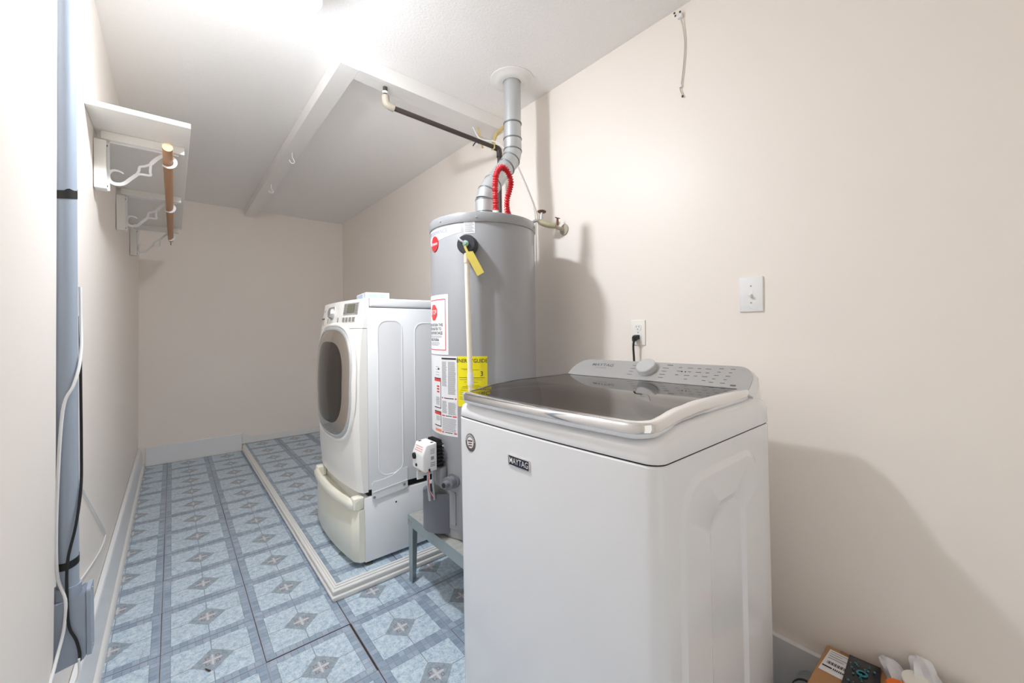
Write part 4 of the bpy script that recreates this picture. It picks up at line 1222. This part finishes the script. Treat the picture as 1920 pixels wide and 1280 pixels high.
    mk('carton_print', bm, M_BLUEBOX, c)
build_dryer()

# ------------------------------------------------------------------ shelf, brackets and rod on the left wall
def build_shelf():
    sh = thing('wall_shelf', 'white painted board shelf high on the left wall', 'shelf', (-0.22, 3.0, 2.031))
    bm = NBM(); bx(bm, -0.2275, 0.063, 2.025, 4.06, 2.0312, 2.0505, 0.002)
    mk('shelf_board', bm, M_SHELF, sh)
    ys = (2.235, 3.065, 4.0)
    for y in ys:
        bm = NBM(); bx(bm, -0.2275, -0.192, y, y + 0.05, 1.800, 1.990, 0.002)
        mk('wall_cleat', bm, M_SHELF, sh)
        bm = NBM(); bx(bm, -0.208, 0.047, y + 0.012, y + 0.056, 1.998, 2.0308, 0.002)
        mk('shelf_cleat', bm, M_SHELF, sh)
        for x in (-0.175, 0.028):
            bm = NBM(); lathe(bm, [(0.004, 0), (0.003, 0.002)], (x, y + 0.035, 1.998), (0, 0, -1), 8)
            mk('screw', bm, M_DARKGAP, sh)
        for z in (1.975, 1.815):
            bm = NBM(); lathe(bm, [(0.004, 0), (0.003, 0.002)], (-0.192, y + 0.02, z), (1, 0, 0), 8)
            mk('screw', bm, M_DARKGAP, sh)
    # scroll bracket : flat white metal, outline in the x-z plane
    k_ = 1.0317
    def sc(p): return (p[0] * k_, CAM_H + (p[1] - 1.229) * k_)
    curl = [(-0.141, 1.858), (-0.150, 1.864), (-0.164, 1.866), (-0.176, 1.860), (-0.184, 1.843), (-0.181, 1.824), (-0.170, 1.8145), (-0.153, 1.814), (-0.138, 1.822), (-0.121, 1.842), (-0.104, 1.862)]
    upA = [(-0.104, 1.862), (-0.0965, 1.880), (-0.0935, 1.896), (-0.078, 1.903), (-0.0605, 1.916)]
    loA = [(-0.104, 1.862), (-0.090, 1.868), (-0.0625, 1.870), (-0.0625, 1.885), (-0.0605, 1.916)]
    tip = [(-0.0605, 1.916), (-0.048, 1.934), (-0.033, 1.951), (-0.018, 1.962), (0.000, 1.963), (0.013, 1.953), (0.017, 1.940), (0.012, 1.926), (0.000, 1.917), (-0.014, 1.916), (-0.026, 1.922)]
    names = ('nearest of the three white scroll brackets under the shelf', 'middle one of the three white scroll brackets under the shelf', 'farthest of the three white scroll brackets, nearest the back wall')
    proto = None
    def ribbon(bm, pts, w, y0, y1):
        fr = smoothpath([(p[0], 0, p[1]) for p in map(sc, pts)], 4)
        n = len(fr)
        L, R = [], []
        for i, p in enumerate(fr):
            t = (fr[min(i + 1, n - 1)] - fr[max(i - 1, 0)]).normalized()
            nn = Vector((-t.z, 0, t.x))
            ww = w(i / (n - 1)) if callable(w) else w
            L.append(p + nn * ww); R.append(p - nn * ww)
        rings = [[Vector((a.x, y0, a.z)), Vector((b.x, y0, b.z)), Vector((b.x, y1, b.z)), Vector((a.x, y1, a.z))] for a, b in zip(L, R)]
        loft(bm, rings)
    for i, y in enumerate(ys):
        yy = y + 0.032
        if proto is None:
            br = thing('scroll_bracket', names[i], 'bracket', (-0.19, yy, 1.88), 'scroll brackets under the shelf')
            bm = NBM(); ribbon(bm, curl, lambda t: 0.0022 + 0.004 * min(1, t * 2.2), yy - 0.002, yy + 0.002)
            mk('scroll', bm, M_WPLAST, br)
            bm = NBM(); ribbon(bm, upA, 0.0042, yy - 0.002, yy + 0.002); ribbon(bm, loA, 0.0042, yy - 0.002, yy + 0.002)
            mk('diamond_frame', bm, M_WPLAST, br)
            bm = NBM(); ribbon(bm, tip, lambda t: 0.0066 - 0.0045 * max(0, t - 0.6) / 0.4, yy - 0.002, yy + 0.002)
            mk('rod_hook', bm, M_WPLAST, br)
            bm = NBM(); bx(bm, -0.1918, -0.185, yy - 0.002, yy + 0.002, 1.80, 1.99); bx(bm, -0.185, 0.03, yy - 0.002, yy + 0.002, 1.992, 1.9978)
            mk('mounting_strap', bm, M_WPLAST, br)
            proto = br
        else:
            br = proto.copy(); COL.objects.link(br); br.location.y = yy; br['label'] = names[i]
            for ch in list(proto.children):
                c = ch.copy(); COL.objects.link(c); c.parent = br
    rod = thing('closet_rod', 'round wooden closet rod resting in the scroll brackets', 'rod', (-0.006, 3.1, 1.962))
    bm = NBM(); tube(bm, [(-0.008, 2.10, 1.966), (-0.002, 4.17, 1.966)], 0.0168, 24, caps=True)
    ro = mk('dowel', bm, M_WOOD, rod, smooth=40)
    bm = NBM(); lathe(bm, [(0.0165, 0.0), (0.0165, 0.0006)], (-0.008, 2.0998, 1.966), (0, -1, 0), 24)
    mk('end_grain', bm, M_WOODEND, ro)
    bm = NBM(); tube(bm, [(-0.002, 4.168, 1.953), (-0.002, 4.170, 1.925)], 0.0025, 6)
    mk('nail', bm, M_GASPIPE, ro)
build_shelf()

# ------------------------------------------------------------------ conduit on the left wall
def build_conduit():
    cx, cy = -0.2165, 1.580
    cz = thing('conduit', 'grey plastic electrical conduit with elbow box on the left wall', 'conduit', (cx, cy, 0.36))
    bm = NBM(); tube(bm, [(cx, cy, 0.55), (cx + 0.007, cy, ZC - 0.001)], 0.0208, 28)
    mk('pipe', bm, M_CONDUIT, cz, smooth=40)
    bm = NBM(); lathe(bm, [(0.0212, 0.04), (0.0255, 0.04), (0.0255, 0.0), (0.0212, 0.0)], (cx, cy, 0.530), (0, 0, 1), 28, cap=False)
    mk('socket', bm, M_CONDUIT, cz, smooth=40)
    bm = NBM()
    t = NBM()
    prof = [(-0.2465, 0.36), (-0.2465, 0.525), (-0.236, 0.540), (-0.196, 0.540), (-0.186, 0.548), (-0.180, 0.556), (-0.180, 0.385), (-0.187, 0.372)]
    loft(t, [[Vector((x, y, z)) for x, z in prof] for y in (1.553, 1.607)])
    bmesh.ops.bevel(t, geom=list(t.edges), offset=0.004, segments=3, profile=0.5, affect='EDGES')
    absorb(bm, t)
    eb = mk('elbow_box', bm, M_CONDUIT, cz, smooth=40)
    bm = NBM()
    loft(bm, [[Vector((x, y, z)) for y, z in rrect(1.580, 0.468, 0.029, 0.090, 0.01, 4)] for x in (-0.1800, -0.1735, -0.1720)])
    cov = mk('cover_plate', bm, M_CONDUIT, cz, smooth=40)
    for z in (0.545, 0.392):
        bm = NBM(); lathe(bm, [(0.004, 0), (0.003, 0.002)], (-0.1720, 1.580, z), (1, 0, 0), 10)
        mk('cover_screw', bm, M_SCREW, cov)
    for z, h in ((1.600, 0.022), (0.632, 0.020)):
        xx = cx + 0.007 * (z - 0.55) / 1.98
        bm = NBM()
        seg = 28
        rings = []
        for j, (zz) in enumerate((z - h / 2, z + h / 2)):
            rings.append([Vector((xx + 0.0216 * cos(2 * pi * k / seg), cy + 0.0216 * sin(2 * pi * k / seg), zz + 0.006 * sin(2 * pi * k / seg + 0.6) + (0.005 * max(0, sin(k * 0.9)) * j if z > 1 else 0))) for k in range(seg)])
        loft(bm, rings, False, False)
        mk('tape_band', bm, M_BLACK, cz, smooth=40, label='black tape wrapped round the conduit')
    # cables
    def cable(name, label, pts, r, m_, n=6):
        bm = NBM(); tube(bm, smoothpath(pts, n), r, 8)
        return tag(mk(name, bm, m_, smooth=60, loc=pts[0]), label, 'cable')
    xo = -0.2165
    cable('white_cable', 'white cable winding across the conduit and hugging its near side', [(-0.1925, 1.612, 1.36), (-0.191, 1.606, 1.26), (-0.1885, 1.590, 1.20), (-0.191, 1.566, 1.14), (-0.200, 1.555, 1.095), (-0.219, 1.552, 1.03), (-0.231, 1.5555, 0.80), (-0.232, 1.5545, 0.62), (-0.217, 1.546, 0.55), (-0.219, 1.546, 0.48), (-0.229, 1.530, 0.42), (-0.237, 1.48, 0.37), (-0.240, 1.465, 0.345)], 0.0036, M_WPLAST)
    cable('black_cable', 'thin black cable running down across the grey conduit', [(-0.193, 1.610, 1.28), (-0.1925, 1.606, 1.10), (-0.1915, 1.598, 0.92), (-0.1905, 1.575, 0.82), (-0.198, 1.556, 0.73), (-0.213, 1.551, 0.64), (-0.214, 1.548, 0.54), (-0.211, 1.547, 0.475), (-0.199, 1.5475, 0.435), (-0.193, 1.548, 0.40), (-0.1925, 1.548, 0.375)], 0.0031, M_BLACK)
    cable('white_cable', 'white cable loop hanging below the conduit elbow box', [(-0.1935, 1.5435, 0.385), (-0.194, 1.543, 0.345), (-0.204, 1.535, 0.322), (-0.222, 1.50, 0.327), (-0.238, 1.465, 0.34)], 0.0026, M_WPLAST)
    cable('white_cable', 'white cable looping over the left wall beside the conduit', [(-0.236, 1.605, 1.02), (-0.237, 1.72, 0.88), (-0.240, 1.95, 0.74), (-0.241, 2.28, 0.54), (-0.243, 2.60, 0.345), (-0.244, 2.64, 0.30), (-0.244, 2.45, 0.31), (-0.243, 2.10, 0.38), (-0.242, 1.80, 0.45), (-0.240, 1.61, 0.50)], 0.003, M_WPLAST)
build_conduit()

# ------------------------------------------------------------------ ceiling light, hooks, switch, outlet, cable
def build_small():
    lf = thing('ceiling_light', 'lit round white globe light on the ceiling', 'light', (0.345, 1.60, ZC - 0.002))
    bm = NBM(); lathe(bm, [(0.060, 0), (0.060, -0.010), (0.052, -0.018), (0.052, -0.045), (0.078, -0.062), (0.092, -0.098), (0.089, -0.099), (0.074, -0.066), (0.046, -0.054)], (0.345, 1.60, ZC - 0.001), (0, 0, 1), 32)  # holder plus flared collar, added to shade the ceiling from the globe
    mk('holder_and_shield', bm, M_WPLAST, lf, smooth=40)
    bm = NBM()
    prof = [(0.043, 0.056)]
    for k in range(14):
        a = radians(50 - 140 * k / 13)
        prof.append((0.070 * cos(a), 0.070 * sin(a)))
    prof[-1] = (0.0005, -0.070)
    lathe(bm, prof, (0.345, 1.60, 2.400), (0, 0, 1), 40)
    mk('globe', bm, M_GLOBE, lf, smooth=60)
    # hooks in the long beam
    for y, lb in ((3.09, 'white cup hook in the ceiling beam, nearer the flue'), (3.86, 'white cup hook in the ceiling beam, nearer the back wall')):
        bm = NBM()
        tube(bm, smoothpath([(0.640, y, 2.459), (0.640, y, 2.43), (0.647, y, 2.415), (0.654, y, 2.402), (0.648, y, 2.388), (0.634, y, 2.386), (0.625, y, 2.396), (0.624, y, 2.404)], 4), 0.0032, 8)
        tag(mk('cup_hook', bm, M_WPLAST, smooth=60, loc=(0.640, y, 2.459)), lb, 'hook', 'cup hooks in the beam')
    # light switch
    sw = thing('light_switch', 'white single toggle switch plate on the cream wall', 'light switch', (XR, 0.566, 1.347))
    bm = NBM(); bx(bm, XR - 0.007, XR - 0.0002, 0.527, 0.605, 1.285, 1.409, 0.003, 3)
    mk('plate', bm, M_WPLAST, sw, smooth=40)
    bm = NBM(); bx(bm, XR - 0.0085, XR - 0.0068, 0.560, 0.572, 1.334, 1.360)
    mk('toggle_frame', bm, M_OFFW, sw)
    bm = NBM(); bx(bm, XR - 0.021, XR - 0.007, 0.5625, 0.5695, 1.337, 1.347, 0.001, 2, rot=Matrix.Rotation(radians(-25), 3, 'Y'))
    mk('toggle', bm, M_WPLAST, sw)
    for z in (1.377, 1.317):
        bm = NBM(); lathe(bm, [(0.0032, 0), (0.0025, 0.0015)], (XR - 0.007, 0.566, z), (-1, 0, 0), 10)
        mk('screw', bm, M_SCREW, sw)
    # outlet
    ol = thing('wall_outlet', 'ivory electrical outlet with black plug above the washing machine', 'outlet', (XR, 1.027, 1.212))
    bm = NBM(); bx(bm, XR - 0.006, XR - 0.0002, 0.992, 1.062, 1.156, 1.268, 0.0025, 3)
    mk('plate', bm, M_OFFW, ol, smooth=40)
    for z in (1.234, 1.190):
        bm = NBM(); loft(bm, [[Vector((XR - d, y, zz)) for y, zz in sellip(1.027, z, 0.017, 0.0145, 2.6, 24)] for d in (0.005, 0.008)])
        so = mk('socket', bm, M_WPLAST, ol)
        bm = NBM()
        for yy in (1.0205, 1.0335): bx(bm, XR - 0.0084, XR - 0.0078, yy - 0.001, yy + 0.001, z + 0.001, z + 0.008)
        lathe(bm, [(0.0022, 0), (0.0022, 0.0005)], (XR - 0.0079, 1.027, z - 0.007), (-1, 0, 0), 10)
        mk('slots', bm, M_DARKGAP, so)
    bm = NBM(); lathe(bm, [(0.003, 0), (0.002, 0.0015)], (XR - 0.006, 1.027, 1.212), (-1, 0, 0), 10)
    mk('screw', bm, M_SCREW, ol)
    pc = thing('power_cord', 'black plug and cord dropping behind the washing machine', 'power cord', (XR - 0.01, 1.027, 1.19))
    bm = NBM()
    loft(bm, [[Vector((x, 1.030 + dy * s, z + 0.0 + dz)) for dy, dz in rrect(0, 0, 0.013, 0.010, 0.004, 3)] for x, s, z in ((XR - 0.0085, 1.0, 1.192), (XR - 0.022, 1.05, 1.190), (XR - 0.030, 0.9, 1.184))])
    mk('plug', bm, M_BLACK, pc, smooth=40)
    bm = NBM(); tube(bm, smoothpath([(XR - 0.027, 1.031, 1.186), (XR - 0.032, 1.032, 1.168), (XR - 0.032, 1.034, 1.145), (XR - 0.033, 1.030, 1.08), (XR - 0.04, 1.02, 0.9), (XR - 0.05, 1.0, 0.7)], 5), [0.0075, 0.007, 0.0065, 0.0055, 0.005, 0.0045] + [0.0045] * 20, 10)
    mk('cord', bm, M_BLACK, pc, smooth=60)
    # wire hanging down the right wall
    w = thing('hanging_wire', 'thin white wire dangling from the ceiling edge on right wall', 'wire', (XR - 0.004, 0.815, 2.50))
    bm = NBM(); tube(bm, smoothpath([(XR - 0.002, 0.822, 2.515), (XR - 0.014, 0.815, 2.49), (XR - 0.008, 0.805, 2.44), (XR - 0.006, 0.799, 2.37), (XR - 0.006, 0.806, 2.28), (XR - 0.006, 0.816, 2.21), (XR - 0.007, 0.820, 2.196), (XR - 0.007, 0.810, 2.166)], 5), 0.0021, 6)
    mk('strand', bm, mat('aged_white_wire', lin(206, 196, 182), 0.5), w, smooth=60)
    bm = NBM(); bx(bm, XR - 0.012, XR - 0.0005, 0.812, 0.824, 2.202, 2.212, 0.002); bx(bm, XR - 0.016, XR - 0.0005, 0.806, 0.826, 2.480, 2.500, 0.003)
    mk('wire_clip', bm, M_WPLAST, w)
    bm = NBM()
    for y, z in ((0.832, 2.505), (0.828, 2.492), (0.808, 2.496)): bx(bm, XR - 0.019, XR - 0.0155, y, y + 0.006, z, z + 0.006)
    lathe(bm, [(0.004, 0), (0.004, 0.006)], (XR - 0.007, 0.810, 2.160), (0, 0, 1), 8)
    mk('wire_ends', bm, M_GASPIPE, w)
build_small()

# ------------------------------------------------------------------ things on the floor in the near right corner
def build_corner():
    cb = thing('cardboard_box', 'brown cardboard parcel with shipping label in the near right corner', 'box', (1.39, 0.28, 0.0))
    z1 = 0.232
    bm = NBM(); bx(bm, 1.20, 1.570, 0.198, 0.352, 0.001, z1, 0.003, 2)
    mk('carton', bm, M_CARD, cb)
    bm = NBM(); bx(bm, 1.533, 1.569, 0.222, 0.318, z1, z1 + 0.0008)
    mk('packing_tape', bm, M_CARDTAPE, cb)
    bm = NBM()
    poly = [(1.552, 0.340), (1.552, 0.262), (1.44, 0.262), (1.44, 0.345)]
    prism(bm, poly, lambda u, v, d: (u, v, d), z1 + 0.0008, z1 + 0.0016)
    lb = mk('shipping_label', bm, M_PAPER, cb)
    bm = NBM()
    zt = z1 + 0.0022
    quad(bm, (1.468, 0.341, zt), (1.462, 0.341, zt), (1.462, 0.318, zt), (1.468, 0.318, zt))
    quad(bm, (1.468, 0.295, zt), (1.462, 0.295, zt), (1.462, 0.266, zt), (1.468, 0.266, zt))
    for k in range(5): quad(bm, (1.4695, 0.3155 - k * 0.0042, zt), (1.4605, 0.3155 - k * 0.0042, zt), (1.4605, 0.3130 - k * 0.0042, zt), (1.4695, 0.3130 - k * 0.0042, zt))
    for k in range(20):
        yy = 0.334 - k * 0.0024
        ww = 0.0006 + 0.0007 * (k * 7 % 3)
        quad(bm, (1.494, yy, zt), (1.480, yy, zt), (1.480, yy - ww, zt), (1.494, yy - ww, zt))
    for k in range(4):
        x_ = 1.543 - 0.011 * k
        quad(bm, (x_, 0.336, zt), (x_ - 0.0016, 0.336, zt), (x_ - 0.0016, 0.336 - (0.045, 0.03, 0.05, 0.036)[k], zt), (x_, 0.336 - (0.045, 0.03, 0.05, 0.036)[k], zt))
    mk('label_print', bm, M_INK, lb)
    bm = NBM()
    for yy in (0.216, 0.208): quad(bm, (1.562, yy, z1 + 0.001), (1.556, yy, z1 + 0.001), (1.556, yy - 0.005, z1 + 0.001), (1.562, yy - 0.005, z1 + 0.001))
    mk('carton_print', bm, mat('brown_print', lin(92, 66, 48), 0.6), cb)
    # black pouch with teal print lying on the parcel
    po = thing('black_pouch', 'black plastic pouch with teal print lying on the cardboard parcel', 'pouch', (1.48, 0.25, z1 + 0.004))
    bm = NBM()
    A = Vector((1.566, 0.296, 0)); B = Vector((1.572, 0.226, 0)); D = Vector((1.37, 0.285, 0)); Cc = Vector((1.38, 0.203, 0))
    N_ = 10
    gv = []
    for s in range(2):
        g = []
        for i in range(N_ + 1):
            row = []
            for j in range(N_ + 1):
                u, v = i / N_, j / N_
                p = A.lerp(B, u).lerp(D.lerp(Cc, u), v)
                edge = min(u, 1 - u, v, 1 - v) * 4
                hgt = 0.003 + (0.010 * min(1, edge) + 0.003 * noise.noise(Vector((u * 4, v * 6, 1.3))) * min(1, edge) if s else 0)
                row.append(bm.verts.new((p.x, p.y, z1 + 0.0012 + hgt * (1 if s else 0.1))))
            g.append(row)
        for i in range(N_):
            for j in range(N_):
                bm.faces.new((g[i][j], g[i + 1][j], g[i + 1][j + 1], g[i][j + 1]))
        gv.append(g)
    per = lambda g: [g[i][0] for i in range(N_ + 1)] + [g[N_][j] for j in range(1, N_ + 1)] + [g[i][N_] for i in range(N_ - 1, -1, -1)] + [g[0][j] for j in range(N_ - 1, 0, -1)]
    pa, pb = per(gv[0]), per(gv[1])
    for k in range(len(pa)):
        k2 = (k + 1) % len(pa)
        bm.faces.new((pa[k], pa[k2], pb[k2], pb[k]))
    mk('pouch_film', bm, M_POUCH, po, smooth=50)
    bm = NBM()
    random.seed(11)
    zz = z1 + 0.0162
    for k in range(46):
        u = random.uniform(0.12, 0.88); v = random.uniform(0.12, 0.85)
        if abs(u - 0.5) > 0.2 and random.random() < 0.3: continue
        p = A.lerp(B, u).lerp(D.lerp(Cc, u), v)
        s = random.uniform(0.0012, 0.0038)
        bx(bm, p.x - s, p.x + s, p.y - s * 0.7, p.y + s * 0.7, zz - 0.0015, zz)
    p = A.lerp(B, 0.5).lerp(D.lerp(Cc, 0.5), 0.42)
    lathe(bm, [(0.013, -0.0015), (0.013, 0.0006), (0.008, 0.0006), (0.008, -0.0015)], (p.x, p.y, zz), (0, 0, 1), 20)
    mk('pouch_print', bm, M_TEAL, po)
    # crumpled white bag
    bg_ = thing('plastic_bag', 'crumpled white plastic bag in the near right corner', 'bag', (1.44, 0.06, 0.0))
    bm = NBM()
    bmesh.ops.create_icosphere(bm, subdivisions=5, radius=1.0)
    for v in bm.verts:
        p = v.co.copy()
        n1 = noise.noise(p * 1.9 + Vector((3.1, 0, 0))); n2 = abs(noise.noise(p * 3.4)); n3 = abs(noise.noise(p * 7.5 + Vector((0, 9, 0))))
        q = Vector([math.copysign(abs(c) ** 0.62, c) for c in p]) * (1 + 0.10 * n1 - 0.20 * n2 - 0.13 * n3)
        x = 1.452 + q.x * 0.150; y = 0.040 + q.y * 0.165; z = 0.140 + q.z * 0.150
        v.co = Vector((min(x, XR - 0.024 if z < 0.18 else XR - 0.004), min(y, 0.193), max(z, 0.002)))
    mk('bag_body', bm, M_BAG, bg_, smooth=25)
    # twisted handles
    for pts, r0 in (([(1.515, 0.150, 0.205), (1.540, 0.180, 0.240), (1.562, 0.206, 0.262), (1.576, 0.226, 0.266)], 0.036),
                    ([(1.520, 0.110, 0.215), (1.548, 0.128, 0.265), (1.570, 0.146, 0.305), (1.577, 0.150, 0.314)], 0.042),
                    ([(1.500, 0.030, 0.230), (1.540, 0.045, 0.262), (1.565, 0.060, 0.278), (1.575, 0.066, 0.280)], 0.05)):
        bm = NBM()
        pp = smoothpath(pts, 5)
        n_ = len(pp) - 1
        fr = frames(pp)
        rings = []
        for k, (p_, a_, b_) in enumerate(fr):
            rr = r0 * (1 - 0.85 * k / n_) + 0.002
            rings.append([p_ + (a_ * cos(2 * pi * m_ / 12) + b_ * sin(2 * pi * m_ / 12)) * rr * (1 + 0.28 * sin(m_ * 2.6 + k * 0.4)) for m_ in range(12)])
            rings[-1] = [Vector((min(w_.x, XR - 0.003), w_.y, w_.z)) for w_ in rings[-1]]
        loft(bm, rings)
        mk('bag_handle', bm, M_BAG, bg_, smooth=25)
    # jar with white lid
    j = thing('white_lid_jar', 'round jar with white lid poking out of the plastic bag', 'jar', (1.50, 0.150, 0.20))
    ax = Vector((-0.25, 0.0, 1)).normalized()
    bm = NBM(); lathe(bm, [(0.025, -0.05), (0.0265, -0.045), (0.0265, 0.0)], (1.520, 0.148, 0.268), ax, 28)
    mk('jar_body', bm, M_WPLAST, j, smooth=40)
    bm = NBM(); lathe(bm, [(0.029, 0.0), (0.0295, 0.002), (0.0295, 0.014), (0.027, 0.0165), (0.0, 0.017)], (1.520, 0.148, 0.268), ax, 32, cap=False)
    mk('jar_lid', bm, M_OFFW, j, smooth=40)
    bm = NBM()
    t = NBM(); lathe(t, [(0.022, 0), (0.024, 0.004), (0.024, 0.03), (0.020, 0.034)], (1.480, 0.178, 0.238), (-0.1, 0.1, 1), 16)
    absorb(bm, t)
    for k in range(12):
        a = 2 * pi * k / 12
        bx(bm, 1.480 + 0.0245 * cos(a) - 0.002, 1.480 + 0.0245 * cos(a) + 0.002, 0.178 + 0.0245 * sin(a) - 0.002, 0.178 + 0.0245 * sin(a) + 0.002, 0.243, 0.268)
    tag(mk('orange_cap', bm, M_ORANGE, smooth=40, loc=(1.480, 0.178, 0.238)), 'ribbed orange cap beside the jar in the plastic bag', 'cap')
    # grey roll between washer and parcel
    gr = thing('grey_vinyl_roll', 'grey vinyl roll lying between washing machine and cardboard parcel', 'roll', (1.45, 0.392, 0.0))
    bm = NBM()
    pts = smoothpath([(1.20, 0.392, 0.034), (1.35, 0.392, 0.06), (1.45, 0.392, 0.086), (1.525, 0.392, 0.102), (1.562, 0.392, 0.106)], 5)
    tube(bm, pts, [0.032 + 0.004 * sin(k * 0.7) for k in range(len(pts) - 4)] + [0.031, 0.027, 0.020, 0.008], 18)
    mk('roll_cover', bm, M_GREYCLOTH, gr, smooth=60)
    bm = NBM(); tube(bm, smoothpath([(1.47, 0.424, 0.080), (1.49, 0.420, 0.115), (1.50, 0.395, 0.132), (1.498, 0.37, 0.124)], 4), 0.003, 6)
    mk('seam_piping', bm, M_GASPIPE, gr, smooth=60)
    # debris on the floor
    bm = NBM(); tube(bm, [(0.083, 1.868, 0.0035), (0.092, 1.85, 0.004), (0.098, 1.846, 0.003)], [0.002, 0.003, 0.0015], 6)
    tag(mk('floor_debris', bm, M_GASPIPE, loc=(0.09, 1.855, 0.0)), 'tiny dark scrap lying on a tile diamond', 'scrap')
build_corner()
